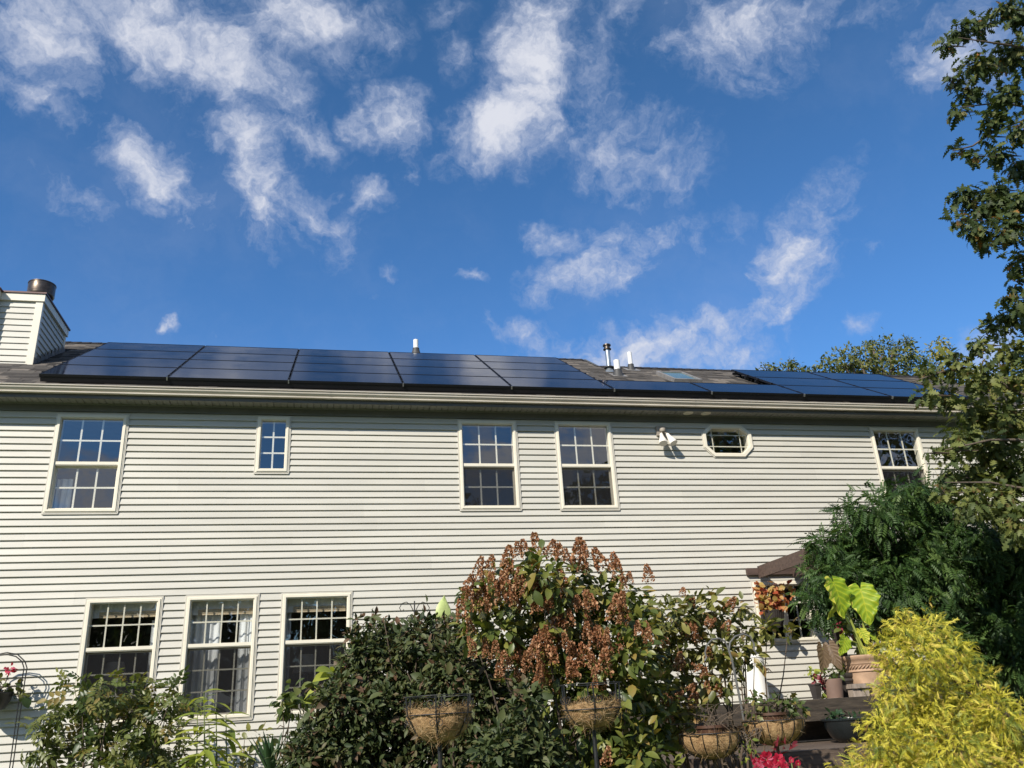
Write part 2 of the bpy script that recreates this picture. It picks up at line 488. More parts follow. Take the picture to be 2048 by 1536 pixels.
def glass_mat(name, tint, refl=1.0, ior=1.5, wob=.02):
    M_ = bpy.data.materials.new(name); M_.use_nodes = True
    N = NT(M_.node_tree); N.n.remove(N.n['Principled BSDF']); out = N.n['Material Output']
    tr = N.node('ShaderNodeBsdfTransparent'); tr.inputs[0].default_value = (*tint, 1)
    gl = N.node('ShaderNodeBsdfGlossy'); gl.inputs['Roughness'].default_value = .0; gl.inputs['Color'].default_value = (refl, refl, refl, 1)
    lw = N.node('ShaderNodeLayerWeight'); lw.inputs['Blend'].default_value = .5
    tcn = N.node('ShaderNodeTexCoord'); no = N.noise(tcn.outputs['Object'], 1.7, 2, .5)
    bn = N.node('ShaderNodeBump'); bn.inputs['Strength'].default_value = wob; bn.inputs['Distance'].default_value = .2
    N.link(no.outputs['Fac'], bn.inputs['Height']); N.link(bn.outputs[0], gl.inputs['Normal'])
    fac = N.math('MULTIPLY_ADD', N.math('POWER', lw.outputs['Facing'], 4.0), .82, .15, clamp=True)
    ms = N.node('ShaderNodeMixShader'); N.link(fac, ms.inputs[0])
    N.link(tr.outputs[0], ms.inputs[1]); N.link(gl.outputs[0], ms.inputs[2]); N.link(ms.outputs[0], out.inputs['Surface'])
    MATS[name] = M_
    return M_
GLASS = glass_mat('window_glass', (.93, .95, .95))
def screen_mat():
    M_ = bpy.data.materials.new('insect_screen'); M_.use_nodes = True
    N = NT(M_.node_tree); N.n.remove(N.n['Principled BSDF']); out = N.n['Material Output']
    tr = N.node('ShaderNodeBsdfTransparent'); df = N.node('ShaderNodeBsdfDiffuse'); df.inputs[0].default_value = (.022, .022, .024, 1)
    ms = N.node('ShaderNodeMixShader'); ms.inputs[0].default_value = .5
    N.link(tr.outputs[0], ms.inputs[1]); N.link(df.outputs[0], ms.inputs[2]); N.link(ms.outputs[0], out.inputs['Surface'])
    return M_
SCREEN = screen_mat()
def pv_mat():
    M_ = bpy.data.materials.new('solar_glass'); M_.use_nodes = True
    N = NT(M_.node_tree); b = N.n['Principled BSDF']
    tcn = N.node('ShaderNodeTexCoord'); no = N.noise(tcn.outputs['Object'], 2.2, 4, .55)
    oi = N.node('ShaderNodeObjectInfo')
    f = N.math('ADD', N.math('MULTIPLY', no.outputs['Fac'], .7), N.math('MULTIPLY', oi.outputs['Random'], .3))
    N.link(N.ramp(f, [(.25, (.005, .008, .019)), (.75, (.009, .013, .028))]), b.inputs['Base Color'])
    N.link(N.maprange(no.outputs['Fac'], .3, .7, .05, .11), b.inputs['Roughness'])
    b.inputs['IOR'].default_value = 1.3
    b.inputs['Specular IOR Level'].default_value = .24
    return M_
PVGLASS = pv_mat()

def ground_mat():
    M_ = bpy.data.materials.new('lawn'); M_.use_nodes = True
    N = NT(M_.node_tree); b = N.n['Principled BSDF']
    tcn = N.node('ShaderNodeTexCoord'); n1 = N.noise(tcn.outputs['Object'], .6, 6, .6); n2 = N.noise(tcn.outputs['Object'], 45, 4, .7)
    c = N.mix(n1.outputs['Fac'], (.05, .085, .022), (.085, .11, .035))
    N.link(N.mix(.5, c, N.ramp(n2.outputs['Fac'], [(.3, (.025, .045, .012)), (.7, (.11, .14, .05))])), b.inputs['Base Color'])
    b.inputs['Roughness'].default_value = .9
    bn = N.node('ShaderNodeBump'); bn.inputs['Strength'].default_value = 1; N.link(n2.outputs['Fac'], bn.inputs['Height']); N.link(bn.outputs[0], b.inputs['Normal'])
    return M_

# ------------------------------------------------------------------ the setting
g = MB(); NG = 40
for i in range(NG+1):
    for j in range(NG+1):
        X, Y = -300+600*i/NG, -300+600*j/NG
        g.v.append((X, Y, 0.0))
for i in range(NG):
    for j in range(NG):
        a = i*(NG+1)+j; g.f.append((a, a+NG+1, a+NG+2, a+1))
g.build('lawn', ground_mat(), kind='structure')

# ------------------------------------------------------------------ house
ROW = 0.1016
ZK = 6.212                     # height of siding line 0, under the frieze
def zk(k): return ZK - k*ROW
HX0, HX1 = -8.2, 13.6
SLOPE = math.radians(31.62); TS = math.tan(SLOPE)
ROOF0 = .278
def roof_z(y): return ZK + ROOF0 + TS*(y+.36)
house = empty('house', (0, 0, 0), 'two storey house with beige clapboard siding, grey shingle roof and white windows', 'house')

# windows: x0, x1, top k, bottom k, kind
WIN = [dict(x0=-4.0, x1=-2.985, k0=.3, k1=15.42, kind='hung', cols=3, rail=.5, lo=2),
       dict(x0=-1.135, x1=-.613, k0=.17, k1=9.42, kind='fixed', cols=2, rows=3),
       dict(x0=2.02, x1=3.022, k0=.22, k1=15.27, kind='hung', cols=3, rail=.5, lo=2),
       dict(x0=3.66, x1=4.677, k0=.18, k1=15.3, kind='hung', cols=3, rail=.5, lo=2),
       dict(x0=9.63, x1=10.67, k0=.25, k1=15.3, kind='hung', cols=3, rail=.5, lo=2),
       dict(x0=-3.265, x1=-2.25, k0=27.08, k1=43.72, kind='hung', cols=4, rail=.395, lo=3),
       dict(x0=-1.955, x1=-.945, k0=27.05, k1=43.72, kind='hung', cols=4, rail=.395, lo=3),
       dict(x0=-.641, x1=.376, k0=27.05, k1=43.72, kind='hung', cols=4, rail=.395, lo=3),
       dict(x0=6.80, x1=7.86, k0=27.05, k1=36.9, kind='slider', cols=2, rows=3)]
OCT = [(6.498, .29), (7.053, .29), (7.262, 1.55), (7.262, 4.2), (7.08, 6.28), (6.49, 6.28), (6.312, 4.2), (6.322, 1.5)]
OCT = [(6.49, .29), (7.075, .29), (7.262, 1.75), (7.262, 4.55), (7.075, 6.28), (6.49, 6.28), (6.313, 4.55), (6.313, 1.75)]
def oct_range(k):
    xs = []
    for i in range(8):
        (xa, ka), (xb, kb) = OCT[i], OCT[(i+1) % 8]
        if (ka-k)*(kb-k) <= 0 and abs(ka-kb) > 1e-6:
            xs.append(xa+(xb-xa)*(k-ka)/(kb-ka))
    return (min(xs), max(xs)) if len(xs) >= 2 else None

# sheathing with openings
KB = 59.0
xs = sorted({HX0, HX1, 6.36, 7.21} | {w['x0']+.02 for w in WIN} | {w['x1']-.02 for w in WIN})
ks = sorted({-1.2, KB, .75, 5.8} | {w['k0']+.2 for w in WIN} | {w['k1']-.2 for w in WIN})
sh = MB()
def in_open(x, k):
    if 6.36 < x < 7.21 and .75 < k < 5.8: return True
    return any(w['x0'] < x < w['x1'] and w['k0'] < k < w['k1'] for w in WIN)
for i in range(len(xs)-1):
    for j in range(len(ks)-1):
        xm, km = (xs[i]+xs[i+1])/2, (ks[j]+ks[j+1])/2
        if not in_open(xm, km):
            for y in (.02, .14):
                sh.quad((xs[i], y, zk(ks[j+1])), (xs[i+1], y, zk(ks[j+1])), (xs[i+1], y, zk(ks[j])), (xs[i], y, zk(ks[j])))
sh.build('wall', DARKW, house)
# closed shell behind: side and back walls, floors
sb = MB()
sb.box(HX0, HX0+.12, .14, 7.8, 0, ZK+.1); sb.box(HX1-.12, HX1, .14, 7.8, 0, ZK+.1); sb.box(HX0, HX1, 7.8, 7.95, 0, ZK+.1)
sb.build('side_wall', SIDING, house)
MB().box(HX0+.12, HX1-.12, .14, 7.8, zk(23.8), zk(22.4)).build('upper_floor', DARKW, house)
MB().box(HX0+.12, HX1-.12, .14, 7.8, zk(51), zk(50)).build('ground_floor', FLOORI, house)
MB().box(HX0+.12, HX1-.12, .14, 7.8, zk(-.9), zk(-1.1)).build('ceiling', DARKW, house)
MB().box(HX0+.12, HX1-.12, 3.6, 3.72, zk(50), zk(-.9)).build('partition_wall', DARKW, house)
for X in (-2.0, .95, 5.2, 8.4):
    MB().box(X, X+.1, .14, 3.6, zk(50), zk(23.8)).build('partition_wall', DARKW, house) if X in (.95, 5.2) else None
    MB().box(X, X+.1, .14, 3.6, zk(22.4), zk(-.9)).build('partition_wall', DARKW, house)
fd = MB().box(HX0, HX1, -.005, .15, 0, zk(KB)-.01)
fd.build('foundation', mat('concrete', (.32, .31, .29), .9, .15, 3, .2, 30), house)
MB().box(HX0, HX1, -.022, .02, zk(-.02), zk(-1.2)).build('frieze_board', mat('shaded_frieze', (.15, .15, .145), .6, .08, 3), house)  # deep shade under the eave is put into the board's grey

# siding: panels of two courses, cut at the windows
def cuts(ka, kb):
    """x-ranges blocked for the band ka..kb"""
    km = (ka+kb)/2; out = []
    for w in WIN:
        if w['k0'] < km < w['k1']: out.append((w['x0']+.012, w['x1']-.012))
    if .29 < km < 6.28:
        r = oct_range(km)
        if r: out.append((r[0]+.03, r[1]-.03))
    return sorted(out)
LIP = .018
REC = .020         # shadow slot under each butt
def course(mb, k, xa, xb):
    """one clapboard course: line k (top) to k+1 (bottom), from xa to xb, minus openings"""
    br = {k, k+1.0}
    for w in WIN:
        for q in (w['k0'], w['k1']):
            if k < q < k+1: br.add(q)
    if -.5 < k < 7:
        for q in (.29, 1.75, 4.55, 6.28, k+.33, k+.66):
            if k < q < k+1: br.add(q)
    br = sorted(br)
    any_ = False
    for a, b in zip(br, br[1:]):
        segs = [(xa, xb)]
        for (c0, c1) in cuts(a, b):
            ns = []
            for (s0, s1) in segs:
                if c1 <= s0 or c0 >= s1: ns.append((s0, s1))
                else:
                    if c0 > s0: ns.append((s0, c0))
                    if c1 < s1: ns.append((c1, s1))
            segs = ns
        for (s0, s1) in segs:
            if s1-s0 < .004: continue
            any_ = True
            def fy(q): return -.002-(LIP-.002)*min(1, max(0, (q-k)-.11)/.86)
            prof = []
            if abs(a-k) < 1e-6:
                prof += [(.010, zk(k)+.001), (.010, zk(k)-REC+.002), (-.001, zk(k)-REC)]
            else: prof.append((fy(a), zk(a)))
            if abs(b-(k+1)) < 1e-6:
                zb = zk(k+1)
                prof += [(-LIP, zb+.005), (-LIP+.001, zb), (-LIP+.004, zb-.001), (.010, zb+.0005)]
            else: prof.append((fy(b), zk(b)))
            mb.extrude_x(prof, s0, s1)
    return any_
npan = 0
for r in range(30):
    k = r*2.0 - 1.0 + 1.0
    off = [(-.55), 1.25, -1.9, .45, 2.1, -1.1][r % 6] + random.uniform(-.25, .25)
    x = HX0 + (off % 3.66) - 3.66
    while x < HX1:
        xa, xb = max(HX0, x), min(HX1, x+3.66)
        x += 3.66
        if xb-xa < .05: continue
        # break panels fully where a window stands between
        parts = [(xa, xb)]
        for (c0, c1) in cuts(k+.9, k+1.1):
            ns = []
            for (s0, s1) in parts:
                if c1 <= s0 or c0 >= s1: ns.append((s0, s1))
                else:
                    mid = (c0+c1)/2
                    if s0 < mid: ns.append((s0, min(s1, mid)))
                    if s1 > mid: ns.append((max(s0, mid), s1))
            parts = ns
        for (s0, s1) in parts:
            mb = MB()
            dz = random.uniform(-.0008, .0008)
            course(mb, k, s0, s1); course(mb, k+1, s0, s1)
            if mb.f:
                me = mb.mesh('siding_panel', SIDING)
                o = link('siding_panel', me, house)
                o.location = (0, random.uniform(-.0012, .0006), dz); npan += 1
print('siding panels', npan)

# windows
def ring_frame(mb, x0, x1, z0, z1, wd, ya, yb):
    mb.box(x0, x0+wd, ya, yb, z0, z1); mb.box(x1-wd, x1, ya, yb, z0, z1)
    mb.box(x0+wd, x1-wd, ya, yb, z1-wd, z1); mb.box(x0+wd, x1-wd, ya, yb, z0, z0+wd)
def window_frame(mb, x0, x1, z0, z1, wd):
    # stepped profile: outer flange, face, inner bead
    ring_frame(mb, x0, x1, z0, z1, wd*.28, -.030, .03)
    ring_frame(mb, x0+wd*.28, x1-wd*.28, z0+wd*.28, z1-wd*.28, wd*.50, -.042, .05)
    ring_frame(mb, x0+wd*.78, x1-wd*.78, z0+wd*.78, z1-wd*.78, wd*.22, -.026, .12)
def muntins(win, x0, x1, z0, z1, cols, rows, y, m_=None, wd=.0125):
    w = wd
    for c in range(1, cols):
        X = x0+(x1-x0)*c/cols
        MB().box(X-w, X+w, y, y+.008, z0, z1).build('muntin', m_ or TRIM, win)
    for r in range(1, rows):
        Z = z0+(z1-z0)*r/rows
        MB().box(x0, x1, y-.002, y+.006, Z-w, Z+w).build('muntin', m_ or TRIM, win)
for w in WIN:
    x0, x1, z1, z0 = w['x0'], w['x1'], zk(w['k0']), zk(w['k1'])
    win = empty('window', ((x0+x1)/2, 0, z0)); win.parent = house
    jc = MB(); ring_frame(jc, x0, x1, z0, z1, .017, -.024, .02)
    jc.box(x0+.01, x1-.01, -.030, -.024, z0-.004, z0+.012)
    jc.build('j_channel', JCH, win)
    fx0, fx1, fz0, fz1 = x0+.019, x1-.019, z0+.021, z1-.019
    fr = MB(); window_frame(fr, fx0, fx1, fz0, fz1, .062); fr.build('frame', TRIM, win)
    gx0, gx1, gz0, gz1 = fx0+.062, fx1-.062, fz0+.062, fz1-.062
    if w['kind'] == 'hung':
        zr = gz1-(gz1-gz0)*w['rail']
        ml = MB().box(gx0, gx1, -.022, .03, zr-.03, zr+.016); ml.box(gx0, gx1, -.012, .05, zr-.042, zr-.0302); ml.build('meeting_rail', TRIM, win)
        MB().quad((gx0, .012, zr+.016), (gx1, .012, zr+.016), (gx1, .012, gz1), (gx0, .012, gz1)).build('pane', GLASS, win)
        muntins(win, gx0, gx1, zr+.016, gz1, w['cols'], 2, .019, wd=.0125 if w['cols'] == 3 else .010)
        ls = MB(); ring_frame(ls, gx0+.001, gx1-.001, gz0+.001, zr-.043, .022, .045, .075); ls.build('lower_sash', TRIM, win)
        MB().quad((gx0+.02, .055, gz0+.02), (gx1-.02, .055, gz0+.02), (gx1-.02, .055, zr-.05), (gx0+.02, .055, zr-.05)).build('pane', GLASS, win)
        muntins(win, gx0+.02, gx1-.02, gz0+.02, zr-.05, w['cols'], w['lo'], .062, wd=.0125 if w['cols'] == 3 else .010)
        if w['x0'] > -3.9: MB().quad((gx0, .004, gz0), (gx1, .004, gz0), (gx1, .004, zr-.03), (gx0, .004, zr-.03)).build('insect_screen', SCREEN, win)
    elif w['kind'] == 'fixed':
        MB().quad((gx0, .012, gz0), (gx1, .012, gz0), (gx1, .012, gz1), (gx0, .012, gz1)).build('pane', GLASS, win)
        muntins(win, gx0, gx1, gz0, gz1, w['cols'], w['rows'], .019)
    else:
        xm = (gx0+gx1)/2
        MB().box(xm-.04, xm+.04, -.02, .04, gz0, gz1).build('mullion', TRIM, win)
        for a, b in ((gx0, xm-.04), (xm+.04, gx1)):
            MB().quad((a, .012, gz0), (b, .012, gz0), (b, .012, gz1), (a, .012, gz1)).build('pane', GLASS, win)
            muntins(win, a, b, gz0, gz1, w['cols'], w['rows'], .019)
# octagonal window
win = empty('octagon_window', (6.79, 0, zk(6.28))); win.parent = house
oc = [(x, zk(k)) for x, k in OCT]; ocx, ocz = 6.787, zk(3.2)
def inset(d):
    r = []
    n = 8
    for i in range(n):
        p0, p1, p2 = Vector(oc[i-1]), Vector(oc[i]), Vector(oc[(i+1) % n])
        e1, e2 = (p1-p0).normalized(), (p2-p1).normalized()
        n1, n2 = Vector((e1.y, -e1.x)), Vector((e2.y, -e2.x))
        bis = (n1+n2).normalized(); L = d/max(.3, bis.dot(n1))
        r.append(p1+bis*L)
    return r
def oct_ring(d0, d1, ya, yb, m_, nm):
    a, b = inset(d0), inset(d1); mb = MB()
    for i in range(8):
        j = (i+1) % 8
        A, B, C, D_ = a[i], a[j], b[j], b[i]
        mb.quad((A.x, ya, A.y), (B.x, ya, B.y), (C.x, ya, C.y), (D_.x, ya, D_.y))
        mb.quad((A.x, ya, A.y), (A.x, yb, A.y), (B.x, yb, B.y), (B.x, ya, B.y))
        mb.quad((D_.x, ya, D_.y), (C.x, ya, C.y), (C.x, yb, C.y), (D_.x, yb, D_.y))
    mb.build(nm, m_, win)
oct_ring(0, .018, -.026, .02, JCH, 'j_channel')
oct_ring(.019, .068, -.044, .03, TRIM, 'frame')
oct_ring(.0682, .084, -.026, .14, TRIM, 'inner_bead')
q = inset(.084); mb = MB(); mb.v = [(p.x, .012, p.y) for p in q]; mb.f = [tuple(range(8))]; mb.build('pane', GLASS, win)
zt_, zb_, xl_, xr_ = q[0].y, q[4].y, q[7].x, q[2].x
for X in (q[0].x+.0, q[1].x-.0):
    MB().box(X-.008, X+.008, .018, .026, zb_, zt_).build('muntin', TRIM, win)
for Z in (q[2].y, q[3].y):
    MB().box(xl_, xr_, .016, .024, Z-.008, Z+.008).build('muntin', TRIM, win)

# eaves
ZS = ZK+.122
soffit = empty('soffit', (0, -.15, ZS)); soffit.parent = house
sp_ = MB(); prof_x = [0, .004, .012, .098, .106, .110, .118, .196, .204, .208, .216, .296, .304]
prof_z = [0, .010, 0, 0, .010, .010, 0, 0, .010, .010, 0, 0, .006]
for i in range(len(prof_x)-1):
    sp_.quad((prof_x[i], -.31, ZS+prof_z[i]), (prof_x[i+1], -.31, ZS+prof_z[i+1]), (prof_x[i+1], -.016, ZS+prof_z[i+1]), (prof_x[i], -.016, ZS+prof_z[i]))
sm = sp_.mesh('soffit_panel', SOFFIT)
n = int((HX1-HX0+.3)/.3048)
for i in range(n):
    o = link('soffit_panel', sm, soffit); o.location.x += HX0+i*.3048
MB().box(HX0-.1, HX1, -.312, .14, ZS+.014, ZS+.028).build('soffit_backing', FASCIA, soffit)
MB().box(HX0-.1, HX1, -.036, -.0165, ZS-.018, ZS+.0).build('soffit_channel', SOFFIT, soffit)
for px, py in ((1375, 827), (1410, 828)):
    d = ray(px, py); t = (ZS-CAM[2])/d[2]; p = CAM+t*d
    sv = MB().lathe([(.088, .004), (.088, -.008), (.070, -.012), (.066, -.004), (0.0001, -.003)], (p[0], -.165, ZS), 24)
    sv.build('soffit_light', TRIM, soffit, smooth=True)
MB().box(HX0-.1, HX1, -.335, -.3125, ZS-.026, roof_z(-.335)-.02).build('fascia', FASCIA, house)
GX = [(-.336, .262), (-.336, .156), (-.398, .154), (-.409, .156), (-.411, .168), (-.404, .172), (-.402, .177), (-.424, .196), (-.440, .212), (-.445, .230), (-.438, .236), (-.437, .243), (-.460, .246), (-.463, .260), (-.454, .264), (-.450, .256)]
GX = [(y, ZK+z) for y, z in GX]
gt = MB().extrude_x(GX, HX0-.1, HX1)
gt.build('gutter', GUTTER, house)
for X in (-6.2, -.1, 6.0, 12.1):       # slip joints
    MB().extrude_x([(y-.003, z-.002) for y, z in GX[1:14]], X, X+.08).build('gutter_joint', GUTTER, house)

# roof slab, outline in the roof plane; left section has the higher ridge
def rp(x, y, off=0.0):
    return (x, y-off*math.sin(SLOPE), roof_z(y)+off*math.cos(SLOPE))
roof = MB()
YR1, YR2, XSTEP, RX0 = 3.76, 2.90, 5.56, HX0-.35
roof.v += [rp(RX0, -.36), rp(HX1+.3, -.36), rp(HX1+.3, YR2), rp(XSTEP, YR2), rp(XSTEP, YR1), rp(RX0, YR1)]
roof.v += [rp(RX0, -.36, -.03), rp(HX1+.3, -.36, -.03), rp(HX1+.3, YR2, -.03), rp(XSTEP, YR2, -.03), rp(XSTEP, YR1, -.03), rp(RX0, YR1, -.03)]
roof.f += [(0, 1, 2, 3), (0, 3, 4, 5), (6, 9, 8, 7), (6, 11, 10, 9), (0, 6, 7, 1), (1, 7, 8, 2), (4, 10, 11, 5), (3, 9, 10, 4), (5, 11, 6, 0)]
# back slopes
zr1, zr2 = roof_z(YR1), roof_z(YR2)
roof.quad((RX0, YR1, zr1), (XSTEP, YR1, zr1), (XSTEP, YR1+4.4, zr1-4.4*TS), (RX0, YR1+4.4, zr1-4.4*TS))
roof.quad((XSTEP, YR2, zr2), (HX1+.3, YR2, zr2), (HX1+.3, YR2+4, zr2-4*TS), (XSTEP, YR2+4, zr2-4*TS))
roof.quad((XSTEP, YR2, zr2), (XSTEP, YR1, zr1), (XSTEP, YR1+4.4, zr1-4.4*TS), (XSTEP, YR2+3.5, zr2-3.5*TS))
roof.quad((HX1, -.2, ZK), (HX1, YR2*2, ZK), (HX1, YR2, zr2-.03), (HX1, YR2, zr2-.04))
roof_o = roof.build('roof', mat('roof_deck', (.05, .045, .04), .9), house)
V, T, TI = [], [], []
yy = -.375; row = 0
while yy < YR1-.02:
    x = RX0+random.uniform(-.3, 0); EXP_Y = .143*math.cos(SLOPE)
    xe = HX1+.3 if yy < YR2-.02 else XSTEP
    while x < xe:
        w = random.choice((.12, .17, .22, .28, .36))
        th = .011 if random.random() < .5 else .005
        y0, y1 = yy-(0.006 if th > .01 else -.004)+random.uniform(-.002, .002), min(yy+EXP_Y+.03, YR1)
        x1 = min(x+w, xe)
        n0 = len(V)
        for (xx, yv, o_) in ((x, y0, th), (x1, y0, th), (x1, y1, .002), (x, y1, .002), (x, y0, 0.0005), (x1, y0, .0005)):
            V.append(rp(xx, yv, o_))
        T += [(n0, n0+1, n0+2), (n0, n0+2, n0+3), (n0+4, n0+5, n0+1), (n0+4, n0+1, n0)]
        t_ = min(1, max(0, random.gauss(.42 if th > .01 else .58, .24)))
        TI += [t_]*6
        x += w
    yy += EXP_Y; row += 1
link('shingles', tri_mesh('shingles', np.array(V), np.array(T), np.array(TI), SHINGLE), roof_o, kind='stuff')
# ridge caps
def ridge(xa, xb, yr):
    z = roof_z(yr); x = xa; rc = MB()
    while x < xb:
        rc.v += [(x, yr-.14, z-.14*TS+.012), (x, yr, z+.022), (x, yr+.14, z-.14*TS+.012), (x+.2, yr-.14, z-.14*TS+.02), (x+.2, yr, z+.03), (x+.2, yr+.14, z-.14*TS+.02)]
        b = len(rc.v)-6; rc.f += [(b, b+3, b+4, b+1), (b+1, b+4, b+5, b+2), (b+3, b, b+1, b+4), (b, b+1, b+2)]
        x += .19
    rc.build('ridge_cap', mat('dark_ridge_shingle', (.035, .031, .03), .9, .25, 8), roof_o, kind='stuff')
ridge(RX0, XSTEP-.05, YR1); ridge(XSTEP+.05, HX1, YR2)
rk = MB()                              # rake edge of the higher roof
rk.v += [rp(XSTEP-.03, YR2-.02, .02), rp(XSTEP+.04, YR2-.02, .02), rp(XSTEP+.04, YR1, .02), rp(XSTEP-.03, YR1, .02), rp(XSTEP+.04, YR2-.02, -.12), rp(XSTEP+.04, YR1, -.12)]
rk.f += [(0, 1, 2, 3), (1, 4, 5, 2)]
rk.build('rake_trim', FASCIA, roof_o)

# chimney chase
chim = empty('chimney', (-5.6, 1.9, 7.4)); chim.parent = house
CX1, CX0, CY0, CY1, CT = -4.885, -6.9, 1.234, 2.62, 8.64
core = MB().box(CX0, CX1-.012, CY0+.012, CY1, 6.9, CT+.05); core.box(CX0+.02, -5.56, 1.12, CY0+.012, 6.9, CT+.05); core.build('core', DARKW, chim)
k = 0; z = CT
chb = .112
while z > 7.0:
    zb = z-chb
    xa, xb = -5.545, CX1-.10
    b = MB(); b.extrude_x([(CY0+.01, z), (CY0-.008, zb+.005), (CY0-.007, zb), (CY0+.011, zb)], xa, xb)
    b.build('siding_board', SIDING, chim)
    b = MB(); b.extrude_x([(1.118, z), (1.102, zb+.005), (1.103, zb), (1.119, zb)], CX0, -5.66)
    b.build('siding_board', SIDING, chim)
    # right side face
    b = MB(); b.v += [(CX1-.010, CY0+.06, z), (CX1-.010, CY1-.06, z), (CX1+.008, CY1-.06, zb+.005), (CX1+.008, CY0+.06, zb+.005), (CX1-.011, CY0+.06, zb), (CX1-.011, CY1-.06, zb)]
    b.f += [(0, 3, 2, 1), (3, 4, 5, 2)]
    b.build('siding_board', SIDING, chim)
    z = zb
MB().box(CX1-.10, CX1+.012, CY0-.014, CY0+.06, 6.9, CT).build('corner_trim', TRIM, chim)
MB().box(CX1-.05, CX1+.012, CY1-.06, CY1+.012, 6.9, CT).build('corner_trim', TRIM, chim)
CP = MB()
CP.box(-5.66, -5.545, 1.095, CY0+.03, 6.9, CT)
CP.build('corner_trim', TRIM, chim)
bd = MB(); bd.box(-5.53, CX1+.035, CY0-.035, CY1+.035, CT, CT+.135); bd.box(CX0, -5.531, 1.07, CY1+.034, CT+.001, CT+.134); bd.build('top_band', TRIM, chim)
cpm = MB(); cpm.box(-5.51, CX1+.055, CY0-.055, CY1+.055, CT+.136, CT+.165); cpm.box(CX0, -5.511, 1.05, CY1+.054, CT+.1361, CT+.1649); cpm.build('chase_cover', CHCAP, chim)
cc_ = at_y(82, 586, 2.02)
FZ = CT+.165
fl = MB().lathe([(.15, 0), (.15, .22), (.18, .225), (.18, .29), (.205, .30), (.225, .335), (.228, .35), (.228, .355), (.224, .36), (.224, .555), (.231, .56), (.231, .575), (.216, .58), (.206, .56), (.206, .34), (.16, .33), (.16, .40), (.0001, .40)], (cc_[0], 2.02, FZ), 36)
fl.build('flue_cap', STEEL, chim, smooth=True)
stp = MB()
for i in range(9):
    y = CY0-.02+.16*i
    stp.box(CX1+.0125, CX1+.02, y, y+.17, roof_z(y+.08)-.02, roof_z(y+.08)+.10)
stp.build('step_flashing', LEAD, chim)

# pipes on the roof
def roof_hit(px, py):
    d = ray(px, py); t = (ZK+ROOF0+TS*(CAM[1]+.36)-CAM[2])/(d[2]-TS*d[1]); return CAM+t*d
def pipe(px, py, top_py, r, m_, collar=True, ybase=None, top_px=None):
    p = roof_hit(px, py) if ybase is None else at_y(px, py, ybase)
    top = at_y(top_px or px, top_py, p[1]); h_ = top[2]
    e = empty('vent_pipe', (p[0], p[1], roof_z(p[1]) if ybase is None else p[2])); e.parent = house
    MB().tube([(p[0], p[1], p[2]-.1), (p[0], p[1], h_)], r, 20).build('pipe', m_, e, smooth=True)
    if collar:
        MB().lathe([(r*2.0, -.05), (r*1.7, .02), (r*1.35, .09), (r*1.35, .12), (r*1.01, .125)], (p[0], p[1], p[2]), 20).build('boot', RUBBER, e, smooth=True)
        fm = MB(); c = p
        fm.v += [rp(c[0]-.15, c[1]-.16, .014), rp(c[0]+.15, c[1]-.16, .014), rp(c[0]+.15, c[1]+.16, .014), rp(c[0]-.15, c[1]+.16, .014)]; fm.f.append((0, 1, 2, 3))
        if ybase is None: fm.build('flashing', LEAD, e)
    return e, p, h_
e, p, h_ = pipe(1219, 743, 690, .052, GALV, False, top_px=1214.5)
MB().lathe([(.13, -.06), (.09, .0), (.06, .06), (.054, .07)], tuple(p), 24).build('cone_flashing', GALV, e, smooth=True)
MB().lathe([(.053, .085), (.10, .078), (.104, .08), (.10, .094), (.053, .115)], tuple(p), 24).build('storm_collar', RUBBER, e, smooth=True)
MB().lathe([(.058, -.12), (.084, -.11), (.084, -.095), (.062, -.09), (.062, -.03), (.084, -.025), (.084, 0), (.0001, .01)], (p[0], p[1], h_), 24).build('pipe_cap', STEEL, e, smooth=True)
pipe(1236, 751, 721, .062, PVC, top_px=1232.5)
pipe(1262.5, 739.5, 705, .048, PVC, top_px=1257.5)
pipe(832, 707, 680, .055, PVC, True, ybase=3.9)
# skylight
s1, s2, s3, s4 = [roof_hit(*p_) for p_ in ((1322, 749), (1370, 750), (1395, 763), (1338, 763))]
skl = empty('skylight', (6.8, 1.7, roof_z(1.7))); skl.parent = house
xa, xb, ya, yb = 6.52, 7.11, 1.25, 2.08
mb = MB()
def sbox(mb, x0, x1, y0, y1, o0, o1):
    n = len(mb.v)
    for o_ in (o0, o1):
        mb.v += [rp(x0, y0, o_), rp(x1, y0, o_), rp(x1, y1, o_), rp(x0, y1, o_)]
    mb.f += [(n, n+3, n+2, n+1), (n+4, n+5, n+6, n+7), (n, n+1, n+5, n+4), (n+1, n+2, n+6, n+5), (n+2, n+3, n+7, n+6), (n+3, n, n+4, n+7)]
for a in ((xa, xa+.05, ya, yb), (xb-.05, xb, ya, yb), (xa+.05, xb-.05, ya, ya+.05), (xa+.05, xb-.05, yb-.05, yb)):
    sbox(mb, *a, .0, .085)
mb.build('frame', LEAD, skl)
mb = MB(); sbox(mb, xa+.05, xb-.05, ya+.05, yb-.05, .06, .07); mb.build('pane', mat('skylight_glass', (.10, .17, .17), .06, .1, 3, spec=.8), skl)

